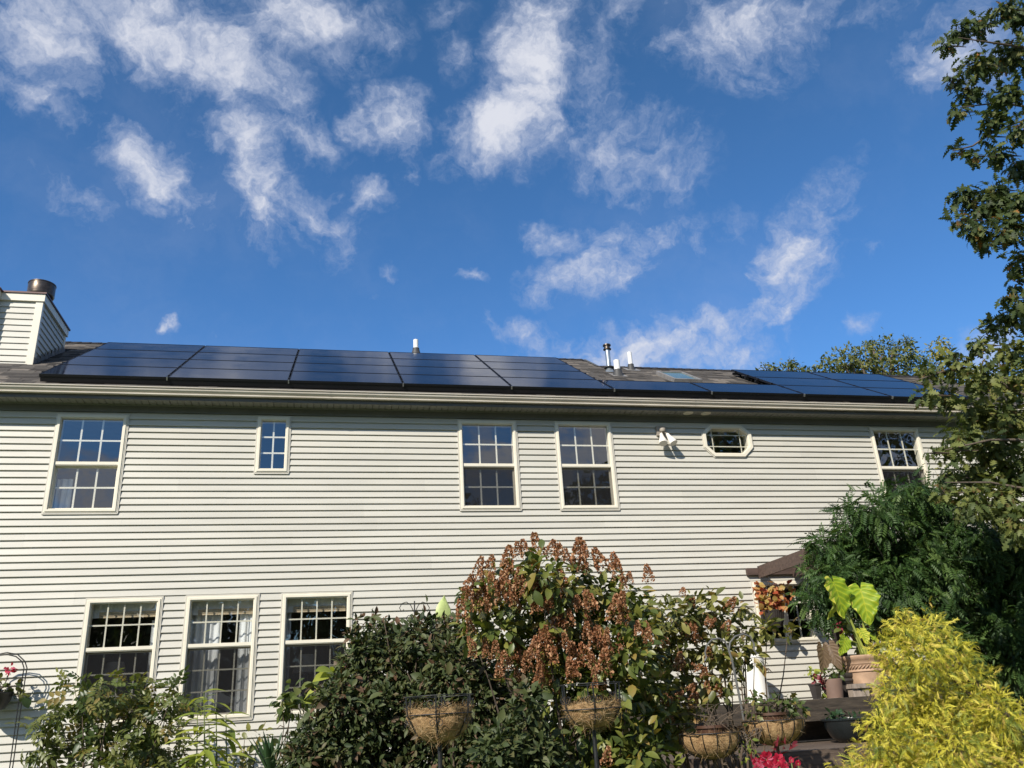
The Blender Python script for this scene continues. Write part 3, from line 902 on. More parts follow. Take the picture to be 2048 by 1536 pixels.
# ------------------------------------------------------------------ solar panels
PX0, PY0, PZ0, PW, PH = -4.25, -.30, ZK+.48, 1.79, .971
UPV = np.array([0, math.cos(SLOPE), math.sin(SLOPE)]); NRM = np.array([0, -math.sin(SLOPE), math.cos(SLOPE)])
def ppt(u, v, o_):        # u along the roof, v up the roof, o_ above the glass plane
    return np.array([PX0+u, PY0, PZ0]) + UPV*v + NRM*o_
def pbox(mb, u0, u1, v0, v1, o0, o1):
    n = len(mb.v)
    for o_ in (o0, o1):
        mb.v += [tuple(ppt(*a, o_)) for a in ((u0, v0), (u1, v0), (u1, v1), (u0, v1))]
    mb.f += [(n, n+3, n+2, n+1), (n+4, n+5, n+6, n+7), (n, n+1, n+5, n+4), (n+1, n+2, n+6, n+5), (n+2, n+3, n+7, n+6), (n+3, n, n+4, n+7)]
gpu, gpv = .011, .006
fm = MB()
pw, ph = PW-2*gpu, PH-2*gpv
for a in ((0, .011, 0, ph), (pw-.011, pw, 0, ph), (.011, pw-.011, 0, .011), (.011, pw-.011, ph-.011, ph)):
    pbox(fm, *a, -.038, 0)
frame_me = fm.mesh('frame', BLACKM)
gm = MB(); pbox(gm, .011, pw-.011, .011, ph-.011, -.012, -.004); glass_me = gm.mesh('glass', PVGLASS)
bm_ = MB(); pbox(bm_, .011, pw-.011, .011, ph-.011, -.03, -.0125); back_me = bm_.mesh('backsheet', BLACKM)
ORD = ['first', 'second', 'third', 'fourth', 'fifth', 'sixth', 'seventh', 'eighth', 'ninth']
ROWN = ['row nearest the gutter', 'second row up from the gutter', 'third row up from the gutter', 'top row by the ridge']
cells = [(c, r) for c in range(5) for r in range(4)] + [(5, 0), (6, 0)] + [(c, r) for c in (7, 8) for r in range(3)]
P0 = ppt(0, 0, 0)
for c, r in cells:
    if c < 5: lab = f'black solar panel, {ROWN[r]}, {ORD[c]} column from the chimney'
    elif c < 7: lab = 'black solar panel in the single row, ' + ('beside the tall array' if c == 5 else 'beside the three row array')
    else: lab = f'black solar panel of the three row array, {["gutter row", "middle row", "top row"][r]}, ' + ('column beside the skylight' if c == 7 else 'column by the oak')
    dv = np.array([c*PW+gpu, 0, 0]) + UPV*(r*PH+gpv)
    jit = RNG.normal(size=3)*.0012
    e = empty('solar_panel', P0+dv, lab, 'solar panel', 'black solar panels on the roof')
    for nm, me in (('frame', frame_me), ('glass', glass_me), ('backsheet', back_me)):
        o = bpy.data.objects.new(nm, me); COL.objects.link(o); o.parent = e; o.location = tuple(-P0)
    e.rotation_euler = (0, 0, 0)
rack = empty('mounting_rack', ppt(0, 0, -.12), 'black rails, feet and clamps that hold the solar panels on the shingles', 'rack')
def rails(c0, c1, r):
    for f in (.22, .78):
        mb = MB(); pbox(mb, c0*PW-.05, c1*PW+.05, (r+f)*PH-.02, (r+f)*PH+.02, -.085, -.0385); mb.build('rail', RAILM, rack)
        u = c0*PW+.12
        while u < c1*PW:
            mb = MB(); pbox(mb, u-.02, u+.02, (r+f)*PH-.03, (r+f)*PH+.03, -.124, -.086); mb.build('foot', RAILM, rack); u += 1.2
        for c in range(c0, c1+1):
            mb = MB(); pbox(mb, c*PW-.016, c*PW+.016, (r+f)*PH-.02, (r+f)*PH+.02, -.03, .006); mb.build('clamp', RAILM, rack)
for r in range(4): rails(0, 5, r)
rails(5, 7, 0)
for r in range(3): rails(7, 9, r)
for c in range(1, 9):
    mb = MB(); pbox(mb, c*PW-.009, c*PW+.009, -.018, .02, -.05, .004); mb.build('edge_clip', CLAMP, rack)
mb = MB(); pbox(mb, .02, 9*PW-.02, .012, .018, -.12, -.0385); mb.build('shade_strip', BLACKM, rack)  # black strip stands in for the shadow beneath the panels' lower edge

# ------------------------------------------------------------------ floodlight
fp = at_y(1321, 863, -.02)
fle = empty('floodlight', (fp[0], -.02, fp[2]), 'twin white bullet floodlight on a square box under the eave', 'lamp')
MB().box(fp[0]-.085, fp[0]+.085, -.06, -.016, fp[2]-.085, fp[2]+.085).build('box', LAMPB, fle)
MB().lathe([(.0001, 0), (.045, .005), (.055, .03), (.05, .06), (.0001, .07)], (fp[0]+.01, -.09, fp[2]-.03), 18).build('joint', LAMPB, fle, smooth=True)
for dx, dirx in ((-.03, -.10), (.075, .30)):
    a = Vector((fp[0]+dx, -.10, fp[2]-.06)); d = Vector((dirx, -.45, -1)).normalized()
    L = .235
    t_ = [0, .08, .3, .45, .75, 1.0]; rr = [.012, .028, .034, .045, .066, .073]
    mb = MB().tube([a+d*L*q_ for q_ in t_], rr, 20)
    mb.tube([a+d*L*1.0, a+d*L*.86], [.066, .03], 20, cap=False)
    mb.build('lamp_head', LAMPW, fle, smooth=True)
    MB().tube([Vector((fp[0]+.01, -.085, fp[2]-.01)), a+d*.01], .014, 10).build('arm', LAMPB, fle)

# ------------------------------------------------------------------ inside the windows
def curtain(x0, x1, z0, z1, y, label):
    n = int((x1-x0)/.012); mb = MB()
    for i in range(n+1):
        X = x0+(x1-x0)*i/n; yy_ = y+.022*math.sin(i*.75)+.012*math.sin(i*.31+1)
        mb.v += [(X, yy_, z0), (X+.01*math.sin(i*.4), yy_*1.0+.004, (z0+z1)/2), (X, y+(yy_-y)*.5, z1)]
    for i in range(n):
        for j in (0, 1): mb.f.append((i*3+j, i*3+3+j, i*3+4+j, i*3+1+j))
    tag(mb.build('curtain', LINEN, smooth=True), label, 'curtain')
curtain(-1.90, -1.48, zk(49.5), zk(27.6), .24, 'white linen curtain on the chimney side of the middle ground floor window')
curtain(-1.22, -.98, zk(49.5), zk(27.6), .19, 'white linen curtain on the shrub side of the middle ground floor window')
curtain(-.585, -.50, zk(49.5), zk(27.6), .24, 'narrow white curtain in the ground floor window beside the dark shrub')
curtain(-2.42, -2.28, zk(49.5), zk(30), .24, 'white curtain edge in the ground floor window over the leafy shrub')
curtain(-3.93, -3.72, zk(16.5), zk(9.6), .24, 'pale curtain low in the upstairs window below the chimney')
for x0, x1, wh in ((-3.2, -2.33, 'over the leafy shrub'), (-1.89, -1.02, 'with white curtains'), (-.57, .30, 'beside the dark shrub')):
    e = empty('roman_blind', ((x0+x1)/2, .2, zk(28)), 'raised woven blind at the top of the ground floor window '+wh, 'blind')
    MB().box(x0, x1, .155, .17, zk(29.6), zk(27.5)).build('valance', LINEN, e)
    for i in range(3):
        MB().box(x0+.10, x1-.02, .125-.006*i, .15-.006*i, zk(29.65-.28*i), zk(29.4-.28*i)).build('fold', BLIND, e)
for X, wh in ((-2.95, 'over the leafy shrub'), (-.28, 'beside the dark shrub')):
    e = empty('table_lamp', (X, .75, zk(44)), 'table lamp with a pale shade behind the ground floor window '+wh, 'lamp')
    MB().lathe([(.19, 0), (.11, .26)], (X, .75, zk(37.6)), 24).build('lamp_shade', SHADE, e, smooth=True)
    MB().lathe([(.10, 0), (.04, .03), (.07, .15), (.09, .3), (.03, .5), (.02, .66)], (X, .75, zk(44)), 18).build('lamp_base', DKPOT, e, smooth=True)
    MB().box(X-.3, X+.3, .5, 1.0, zk(44.6), zk(44)-.001).build('table_top', WOOD, tag(empty('side_table', (X, .75, zk(50))), 'dark side table under the lamp behind the window '+wh, 'table'))
    for dx in (-.27, .27):
        for dy in (.53, .97):
            MB().box(X+dx-.02, X+dx+.02, dy-.02, dy+.02, zk(50), zk(44.6)).build('leg', WOOD, [o for o in bpy.data.objects if o.name.startswith('side_table')][-1])

# ------------------------------------------------------------------ plants
LM = dict(
    oak=leafmat('oak_leaf', [(0, (.03, .048, .016)), (.45, (.062, .088, .028)), (.85, (.125, .145, .042)), (.985, (.14, .13, .04)), (1, (.28, .11, .03))], .55, .25, .25),
    oak2=leafmat('olive_leaf', [(0, (.045, .068, .02)), (.45, (.09, .118, .034)), (.95, (.17, .185, .05)), (1, (.15, .085, .04))], .55, .28, .28),
    wist=leafmat('wisteria_leaf', [(0, (.016, .040, .010)), (.6, (.048, .096, .022)), (1, (.10, .155, .04))], .5, .25, .3),
    gold=leafmat('gold_thread', [(0, (.16, .15, .02)), (.35, (.48, .44, .04)), (.8, (.74, .67, .12)), (.94, (.58, .44, .12)), (1, (.30, .18, .05))], .6, .3, .2),
    hyd=leafmat('hydrangea_leaf', [(0, (.05, .075, .018)), (.5, (.11, .14, .03)), (.85, (.20, .21, .045)), (1, (.25, .17, .045))], .42, .3, .45),
    olive=leafmat('viburnum_leaf', [(0, (.075, .09, .024)), (.5, (.16, .17, .045)), (.85, (.26, .25, .07)), (1, (.30, .18, .07))], .42, .3, .45),
    dark=leafmat('dark_leaf', [(0, (.022, .038, .014)), (.45, (.052, .072, .025)), (.75, (.092, .108, .038)), (.9, (.11, .075, .044)), (1, (.14, .075, .045))], .55, .2, .3),
    left=leafmat('fresh_leaf', [(0, (.045, .075, .02)), (.5, (.10, .13, .032)), (.9, (.18, .19, .055)), (1, (.24, .17, .05))], .4, .3, .45),
    yel=leafmat('lime_leaf', [(0, (.12, .17, .03)), (.5, (.24, .29, .05)), (1, (.38, .40, .07))], .45, .35, .35),
    bigl=leafmat('elephant_ear_leaf', [(0, (.17, .28, .02)), (.4, (.32, .42, .03)), (.75, (.50, .50, .03)), (1, (.66, .62, .12))], .45, .35, .35),
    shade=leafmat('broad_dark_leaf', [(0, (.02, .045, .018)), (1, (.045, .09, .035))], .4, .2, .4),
    coleus=leafmat('coleus_leaf', [(0, (.30, .035, .02)), (.3, (.42, .14, .06)), (.6, (.48, .28, .11)), (1, (.36, .28, .08))], .5, .3, .3),
    red=leafmat('red_petal', [(0, (.35, .008, .03)), (.6, (.50, .02, .06)), (1, (.55, .14, .22))], .5, .3, .3),
    maroon=leafmat('maroon_leaf', [(0, (.10, .012, .018)), (1, (.24, .03, .04))], .5, .25, .3),
    bg=leafmat('far_leaf', [(0, (.05, .07, .02)), (.5, (.11, .13, .035)), (1, (.22, .21, .06))], .55, .3, .3),
    bgy=leafmat('far_yellow_leaf', [(0, (.13, .14, .03)), (1, (.34, .29, .06))], .55, .3, .3),
    brownl=leafmat('bronze_leaf', [(0, (.13, .085, .055)), (1, (.20, .14, .09))], .5, .3, .3),
    pan=leafmat('panicle_floret', [(0, (.20, .078, .036)), (.5, (.34, .155, .078)), (1, (.50, .31, .18))], .7, .2, .2),
    straw=leafmat('fibre', [(0, (.22, .12, .05)), (.5, (.42, .27, .13)), (1, (.58, .44, .27))], .85, .2, .15),
)
def foliage(name, parent, clumps, tmpl, m_, dens, size, sv=.3, droop=.3, shell=.5, up=.7, part_n=0, part_name='leaf', spread=.8, lump=.28, bias=None):
    P, O, C = clump_points(clumps, dens, shell, lump)
    Fr = leaf_frames(O, droop, up, spread)
    n = len(P)
    S = size*(1+RNG.normal(size=n)*sv).clip(.45, 1.8)
    clt = RNG.random(len(clumps))
    tint = (RNG.random(n)*.75 + clt[C]*.25).clip(0, .999)
    if bias is not None: tint = (tint**bias).clip(0, .999)
    if part_n:
        dist = np.linalg.norm(P-CAM, axis=1)
        vis = (O @ (CAM-P.mean(0)))/np.linalg.norm(CAM-P.mean(0))
        order = np.argsort(dist - .8*vis)
        inframe = []
        for i in order:
            v = P[i]-CAM; z = v@FW
            if z > 0:
                x_, y_ = 1024+F_PX*(v@RT)/z, 768-F_PX*(v@UP)/z
                if 0 < x_ < 2048 and 0 < y_ < 1520: inframe.append(i)
            if len(inframe) >= part_n: break
        sel = np.array(inframe); mask = np.ones(n, bool); mask[sel] = False
        tv, tt = tmpl
        meshes = [tri_mesh(part_name, tv, tt, np.full(len(tv), t_), m_) for t_ in (0.0,)]
        base = parent.location
        for i in sel:
            o = bpy.data.objects.new(part_name, meshes[0]); COL.objects.link(o); o.parent = parent
            M4 = Matrix([[*(Fr[i][r]*S[i]), P[i][r]-base[r]] for r in range(3)]+[[0, 0, 0, 1]])
            o.matrix_local = M4
        P, Fr, S, tint = P[mask], Fr[mask], S[mask], tint[mask]
    V, T, ti = scatter(tmpl, P, Fr, S, tint)
    return link(name, tri_mesh(name, V, T, ti, m_), parent, kind='stuff'), P

def stems(parent, base, clumps, m_, r0=.02, name='stem', jit=.12, each=True, tip=.003, up=0.5):
    """curved stems from the base to clump centres"""
    base = Vector([float(b) for b in base])
    mb = MB()
    for i, (px, py, r, y) in enumerate(clumps):
        c = Vector(at_y(px, py, y))
        b = base+Vector((random.uniform(-jit, jit), random.uniform(-jit, jit), 0))
        mid = b.lerp(c, .5)+Vector((random.uniform(-.06, .06), random.uniform(-.06, .06), (c-b).length*.12*up))
        pts = []
        for t_ in np.linspace(0, 1, 7):
            pts.append(b*(1-t_)**2+mid*2*t_*(1-t_)+c*t_**2+Vector((random.gauss(0, .012), random.gauss(0, .012), 0))*(t_ > .05))
        mb.tube(pts, [r0*(1-t_)+tip for t_ in np.linspace(0, 1, 7)], 6)
        for _ in range(4):
            t0 = random.uniform(.5, .95); i0 = min(6, int(t0*6)); s_ = pts[i0]
            L = r*px_size(y)*1.0
            d = Vector((random.gauss(0, 1), random.gauss(0, 1), random.gauss(.4, .7))).normalized()*L
            mb.tube([s_, s_+d*.5+Vector((0, 0, .03)), s_+d], [r0*.3+tip, r0*.2+tip, tip*.7], 5)
    return mb.build(name, m_, parent, smooth=True)

def C4(lst, y, jy=.25):
    return [(a, b, c, y+random.uniform(-jy, jy)) for a, b, c in lst]

# --- gold thread cypress
cyp = empty('gold_cypress', (5.3, -7.1, 0), 'golden yellow thread leaf cypress with feathery drooping sprays', 'shrub')
cl = C4([(1812, 1252, 30), (1868, 1258, 34), (1788, 1300, 40), (1845, 1310, 52), (1905, 1312, 42), (1945, 1365, 42), (1800, 1375, 52), (1865, 1390, 62), (1935, 1425, 62), (1995, 1425, 45), (2030, 1480, 55),
         (1770, 1455, 42), (1838, 1470, 66), (1905, 1500, 66), (1748, 1525, 42), (1800, 1535, 62), (1975, 1530, 66), (2050, 1555, 60), (1865, 1565, 66), (1735, 1590, 60), (1820, 1640, 90), (1930, 1640, 90), (2040, 1660, 90), (1760, 1720, 90), (1880, 1760, 110), (2000, 1780, 110)], -7.1, .22)
foliage('foliage', cyp, cl, THREAD, LM['gold'], 17000, .050, .3, droop=.25, shell=.5, up=.4, lump=.3, spread=.7)
foliage('inner_foliage', cyp, cl, THREAD, LM['yel'], 3500, .07, .3, droop=.4, shell=.2, up=.5)
cb = MB()
for q_ in range(5):
    tp = at_y(*[(1812, 1270), (1868, 1270), (1905, 1330), (1800, 1380), (1950, 1400)][q_], -7.1)
    cb.tube([(5.25+.05*q_-.1, -7.1, 0), (5.2+.05*q_, -7.1, 1.0), tuple(tp)], [.04, .025, .006], 8)
cb.build('trunk', BARK, cyp, smooth=True)

# --- panicle hydrangea
hyd = empty('panicle_hydrangea', (1.5, -7.0, 0), 'tall hydrangea with rusty brown flower cones and yellowing green leaves', 'shrub')
cl = C4([(1085, 1150, 42), (1015, 1165, 38), (1145, 1160, 42), (1205, 1185, 40), (1262, 1205, 36), (965, 1205, 40), (1040, 1210, 52), (1120, 1220, 60), (1200, 1240, 55), (1270, 1250, 45), (945, 1262, 28), (1000, 1265, 48), (1090, 1290, 60), (1180, 1305, 60), (1260, 1315, 50),
         (1060, 1345, 45), (1130, 1375, 55), (1210, 1385, 55), (1282, 1375, 38), (1180, 1450, 60), (1240, 1455, 52), (1130, 1440, 40), (1300, 1445, 40), (1200, 1530, 70), (1280, 1520, 52), (1220, 1620, 90), (1130, 1600, 60), (1300, 1600, 60)], -7.0, .3)
foliage('foliage', hyd, cl, LEAF_OVAL, LM['hyd'], 5600, .078, .25, droop=.35, shell=.25, part_n=240)
stems(hyd, (1.5, -7.0, 0), cl, mat('dark_twig', (.06, .043, .03), .8, .25, 20), .012, jit=.25)
def panicle_mesh(seed):
    rng = np.random.default_rng(seed)
    n = 230
    t_ = rng.random(n)**.8; a = rng.uniform(0, 6.283, n)
    rad = (.36*(1-t_)**.75+.05)*(.62+.38*rng.random(n))
    P = np.stack([rad*np.cos(a), rad*np.sin(a), t_], 1)
    O = np.stack([np.cos(a), np.sin(a), np.full(n, .35)], 1)
    Fr = frames(O+rng.normal(size=(n, 3))*.5, rng.normal(size=(n, 3)))
    V, T, ti = scatter(leaf_t([.12, .5, .45, 0], .4, .1), P, Fr, rng.uniform(.07, .15, n), rng.random(n)*.999)
    return tri_mesh('flower_head', V, T, ti, LM['pan'])
pms = [panicle_mesh(s_) for s_ in range(4)]
PANS = [(690, 245, 1), (770, 225, 1.2), (880, 185, 1.4), (960, 140, 1), (1010, 125, 1.1), (1090, 115, 1.2), (1150, 130, 1.3), (1240, 155, 1.2), (1275, 170, 1), (1345, 165, 1.5), (1385, 130, 1.2), (1370, 225, 1.2), (1520, 205, 1.4), (1590, 215, 1.1), (1605, 275, 1.2), (1675, 310, 1), (1800, 290, 1),
        (620, 375, 1.2), (700, 320, .9), (790, 350, 1), (870, 385, 1.4), (970, 350, 1.3), (1070, 300, 1.4), (1110, 350, 1.1), (1250, 330, 1.3), (1270, 400, 1.1), (730, 440, 1.5), (850, 430, 1.2), (940, 470, 1.3), (1100, 430, 1.3), (1080, 490, 1.1), (1440, 470, 1.4), (1570, 530, 1.5), (600, 540, 1.2), (680, 480, 1.1),
        (1220, 640, 1.5), (1290, 580, 1), (1420, 660, 1.4), (1140, 700, 1.2), (1245, 720, 1.3), (1450, 720, 1.2), (940, 820, 1.6), (1050, 770, 1.3), (1130, 790, 1.5), (890, 865, 1.1), (1430, 800, 1.3), (1330, 830, 1.4), (1510, 880, 1.3), (1130, 940, 1.3), (1320, 920, 1.3), (1665, 940, 1.1), (1740, 650, 1), (1490, 1000, 1.2), (1540, 760, 1.1), (1190, 820, 1), (1000, 1020, .9), (1640, 880, 1), (1520, 1480, 1), (1190, 1480, 1), (1620, 470, .9)]
for _ in range(60):
    a_, t_ = random.uniform(0, 6.28), random.random()**.5
    PANS.append((1200+620*t_*math.cos(a_), 600+450*t_*math.sin(a_), random.uniform(.55, .95)))
for i, (zx, zy, s_) in enumerate(PANS):
    px, py = 740+zx/3.227, 1060+zy/3.227
    y = -7.35+random.uniform(-.1, .25) if zy > 330 else -7.05+random.uniform(-.3, .2)
    p = at_y(px, py+14*s_, y)
    o = bpy.data.objects.new('flower_head', pms[i % 4]); COL.objects.link(o); o.parent = hyd
    o.location = Vector(p)-hyd.location
    o.rotation_euler = (random.gauss(.05, .16), random.gauss((px-1085)/900, .14), random.uniform(0, 6.28))
    k_ = .112*s_*random.uniform(.85, 1.1); o.scale = (k_*.9, k_*.9, k_*1.1)

# --- olive leafed shrub beside it
vib = empty('leafy_shrub', (3.1, -6.3, 0), 'loose olive green shrub with brown seed heads between the flower cones and the hanging pot', 'shrub')
cl = C4([(1340, 1235, 40), (1395, 1225, 36), (1440, 1240, 30), (1370, 1290, 45), (1440, 1300, 40), (1500, 1262, 26), (1535, 1258, 20), (1578, 1268, 16), (1340, 1350, 42), (1400, 1365, 34), (1350, 1420, 36), (1465, 1345, 20), (1510, 1315, 18), (1330, 1480, 36), (1475, 1215, 18), (1420, 1195, 18), (1310, 1300, 40), (1310, 1390, 40), (1380, 1440, 34), (1300, 1230, 30), (1430, 1380, 22), (1480, 1300, 24)], -6.3, .2)
foliage('foliage', vib, cl, LEAF_OVAL, LM['olive'], 5600, .072, .3, droop=.15, shell=.2, part_n=110)
stems(vib, (3.0, -6.3, 0), cl, TWIG, .014, jit=.2)
for i, (px, py) in enumerate([(1365, 1190), (1385, 1265), (1395, 1280), (1330, 1290), (1352, 1395), (1330, 1405), (1340, 1445), (1372, 1262), (1415, 1250)]+[(1320+random.random()*150, 1215+random.random()*200) for _ in range(16)]):
    o = bpy.data.objects.new('flower_head', pms[i % 4]); COL.objects.link(o); o.parent = vib
    o.location = Vector(at_y(px, py, -6.5))-vib.location; o.rotation_euler = (random.gauss(0, .5), random.gauss(.5, .4), 0)
    k_ = random.uniform(.07, .11); o.scale = (k_, k_, k_)

# --- dark shrub
dk = empty('dark_shrub', (.6, -6.1, 0), 'dense dark green shrub with purple brown young tips', 'shrub')
cl = C4([(728, 1300, 30), (775, 1285, 34), (838, 1280, 38), (890, 1280, 40), (705, 1355, 38), (760, 1345, 50), (830, 1345, 55), (900, 1345, 55), (958, 1335, 45), (668, 1405, 38), (722, 1422, 52), (800, 1422, 60), (880, 1422, 60), (960, 1412, 55), (1020, 1402, 45),
         (635, 1470, 40), (690, 1495, 55), (780, 1510, 66), (870, 1510, 66), (960, 1500, 66), (1045, 1490, 60), (1100, 1520, 45), (598, 1522, 34), (1030, 1440, 45), (650, 1580, 70), (780, 1600, 80), (920, 1600, 80), (1060, 1600, 80)], -6.1, .3) + C4([(1035, 1455, 36), (1075, 1505, 44), (1005, 1505, 50), (1060, 1400, 26), (1100, 1560, 50)], -7.4, .12)
foliage('foliage', dk, cl, leaf_t([0, .15, .20, .14, 0], .35, .3), LM['dark'], 19000, .047, .3, droop=-.1, shell=.3, lump=.35)
foliage('inner_foliage', dk, cl, LEAF_OVAL, LM['dark'], 4500, .065, .3, droop=.1, shell=0.0)
tips = [(a+random.uniform(-30, 30), b-c*.8, 14, y) for (a, b, c, y) in cl for _ in range(2) if b < 1430]
tips += [(712, 1240, 9, -6.1), (708, 1262, 10, -6.1), (745, 1235, 9, -6.0), (738, 1260, 12, -6.0), (770, 1245, 9, -6.1)]
foliage('young_tips', dk, tips, LEAF_OVAL, LM['dark'], 9000, .05, .3, droop=-.5, shell=.2, bias=.45)
stems(dk, (.6, -6.1, 0), cl+tips[-5:], TWIG, .014, jit=.4)

# --- shrub under the left window
ls_ = empty('leafy_shrub', (-2.6, -1.3, 0), 'bright green leafy shrub against the wall below the ground floor window', 'shrub')
cl = C4([(118, 1432, 26), (165, 1395, 28), (215, 1385, 32), (262, 1395, 34), (312, 1385, 28), (345, 1395, 18), (88, 1475, 26), (148, 1460, 34), (205, 1440, 26), (270, 1440, 40), (330, 1440, 34), (235, 1490, 38), (305, 1495, 42), (100, 1500, 16), (78, 1445, 14), (150, 1365, 12), (290, 1540, 50), (200, 1560, 50), (340, 1540, 40)], -1.3, .25)
foliage('foliage', ls_, cl, PINNATE_S, LM['left'], 620, .16, .25, droop=.3, shell=.35)
stems(ls_, (-2.6, -1.3, 0), cl, TWIG, .014, jit=.3)
# broad shaded leaves at its foot
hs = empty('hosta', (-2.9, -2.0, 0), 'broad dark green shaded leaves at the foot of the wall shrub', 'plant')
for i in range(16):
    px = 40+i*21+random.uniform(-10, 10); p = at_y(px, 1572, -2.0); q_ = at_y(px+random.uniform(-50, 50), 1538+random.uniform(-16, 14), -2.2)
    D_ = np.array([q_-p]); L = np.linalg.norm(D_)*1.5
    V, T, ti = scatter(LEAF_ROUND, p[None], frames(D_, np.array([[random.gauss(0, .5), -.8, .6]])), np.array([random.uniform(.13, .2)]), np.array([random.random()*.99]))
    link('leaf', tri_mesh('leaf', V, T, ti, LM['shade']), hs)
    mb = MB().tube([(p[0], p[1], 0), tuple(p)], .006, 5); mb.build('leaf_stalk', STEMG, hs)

# --- tall lime plant
yl = empty('tall_leafy_plant', (-1.1, -3.5, 0), 'tall lime green plant with long drooping leaves before the middle window', 'plant')
for (bx, tx, ty, nl) in ((400, 408, 1385, 16), (425, 432, 1405, 14), (375, 395, 1425, 12), (445, 452, 1430, 10), (410, 418, 1450, 10)):
    base = at_y(bx, 1900, -3.5); base[2] = 0; top = at_y(tx, ty, -3.5+random.uniform(-.2, .2))
    MB().tube([base, (base+top)/2+np.array([.02, 0, 0]), top], [.012, .010, .004], 6).build('stem', STEMG, yl, smooth=True)
    for i in range(nl):
        t_ = 1-i/nl*.42; p = base+(top-base)*t_
        a = i*2.4+random.uniform(-.4, .4)
        d = np.array([[math.cos(a), math.sin(a), random.uniform(-.25, .45)]])
        V, T, ti = scatter(LEAF_LANCE, p[None], frames(d, np.array([[0, -.25, 1.0]])), np.array([random.uniform(.2, .32)]), np.array([random.random()*.99]))
        link('leaf', tri_mesh('leaf', V, T, ti, LM['yel']), yl)
# --- small plants between
sm1 = empty('small_shrub', (-.55, -2.4, 0), 'small pale leafed shrub under the ground floor window beside the dark shrub', 'shrub')
cl = C4([(560, 1400, 14), (590, 1385, 16), (580, 1420, 14), (630, 1380, 10), (610, 1405, 14)], -2.4, .1)
foliage('foliage', sm1, cl, LEAF_OVAL, LM['left'], 1700, .12, .3, shell=.2)
stems(sm1, (-.5, -2.4, 0), cl, TWIG, .012, jit=.1)
sm2 = empty('twiggy_shrub', (-.9, -2.9, 0), 'small twiggy green shrub between the lime plant and the dark shrub', 'shrub')
cl = C4([(490, 1480, 24), (520, 1470, 20), (470, 1510, 24), (510, 1520, 26), (560, 1500, 20), (480, 1560, 40)], -2.9, .15)
foliage('foliage', sm2, cl, LEAF_OVAL, LM['olive'], 900, .075, .3, shell=.25)
stems(sm2, (-.9, -2.9, 0), cl, TWIG, .012, jit=.15)
sm3 = empty('broad_leaf_plant', (-.1, -4.2, 0), 'few long green leaves rising over the dark shrub before the window', 'plant')
for (px, py, qx, qy) in ((668, 1345, 640, 1338), (668, 1345, 700, 1335), (668, 1350, 635, 1356), (605, 1402, 590, 1395), (608, 1400, 630, 1375), (605, 1405, 638, 1400), (645, 1395, 655, 1375), (668, 1345, 672, 1328)):
    a, b = at_y(px, py, -4.2), at_y(qx, qy, -4.35)
    L = np.linalg.norm(b-a)
    V, T, ti = scatter(LEAF_OVAL, a[None], frames((b-a)[None]+np.array([[0, 0, .02]]), np.array([[0, -.7, .8]])), np.array([L*1.15]), np.array([random.random()*.6+.3]))
    link('leaf', tri_mesh('leaf', V, T, ti, LM['yel']), sm3)
MB().tube([at_y(640, 1900, -4.2)*np.array([1, 1, 0]), at_y(655, 1430, -4.2), at_y(668, 1345, -4.2)], [.012, .008, .004], 6).tube([at_y(640, 1900, -4.2)*np.array([1, 1, 0]), at_y(620, 1440, -4.2), at_y(606, 1400, -4.2)], [.012, .008, .004], 6).build('stem', STEMG, sm3)
yc = empty('yucca', (-.65, -3.6, 0), 'clump of dark sword shaped leaves beside the lime plant', 'plant')
for i in range(16):
    b = at_y(540, 1560, -3.6); a = i*2.39996; tlt = .15+.5*(i/16)
    d = np.array([[math.cos(a)*tlt, math.sin(a)*tlt, 1.0]]); 
    V, T, ti = scatter(leaf_t([.03, .05, .055, .04, 0], .4, .1), b[None], frames(d, np.array([[-math.cos(a), -math.sin(a), .3]])), np.array([random.uniform(.3, .5)]), np.array([random.random()*.9]))
    link('leaf', tri_mesh('leaf', V, T, ti, LM['shade']), yc)
MB().tube([(-.63, -3.6, 0), at_y(540, 1565, -3.6)], [.05, .03], 8).build('stem', TWIG, yc)

# --- wisteria on the pergola
wis = empty('wisteria', (8.2, -2.4, 0), 'dark green wisteria vine mounded over the brown pergola', 'vine')
cl = C4([(1640, 1150, 36), (1662, 1102, 40), (1702, 1062, 44), (1752, 1024, 46), (1808, 1004, 42), (1860, 1000, 42), (1632, 1198, 28), (1682, 1160, 52), (1742, 1112, 62), (1812, 1082, 70), (1882, 1062, 66), (1952, 1080, 66), (2022, 1100, 66), (1722, 1190, 52), (1792, 1172, 64), (1862, 1162, 70), (1942, 1172, 70), (2022, 1190, 66),
         (1790, 1232, 48), (1862, 1240, 52), (1942, 1250, 62), (2022, 1260, 56), (1905, 1305, 42), (1980, 1315, 42), (2042, 1335, 42), (1995, 1375, 36), (2040, 1395, 40), (1830, 985, 30), (2090, 1150, 80), (2100, 1270, 70), (1650, 1230, 20), (1625, 1085, 10), (1700, 1010, 10)], -2.6, .35)
foliage('foliage', wis, cl, PINNATE, LM['wist'], 2300, .155, .25, droop=.55, shell=.5, up=.8, lump=.32)
foliage('inner_foliage', wis, cl, PINNATE, LM['wist'], 700, .2, .25, droop=.5, shell=0.0)
stems(wis, (8.6, -2.45, 0), cl[::2], BARK, .03, jit=.1, name='vine_stem', up=1.2)

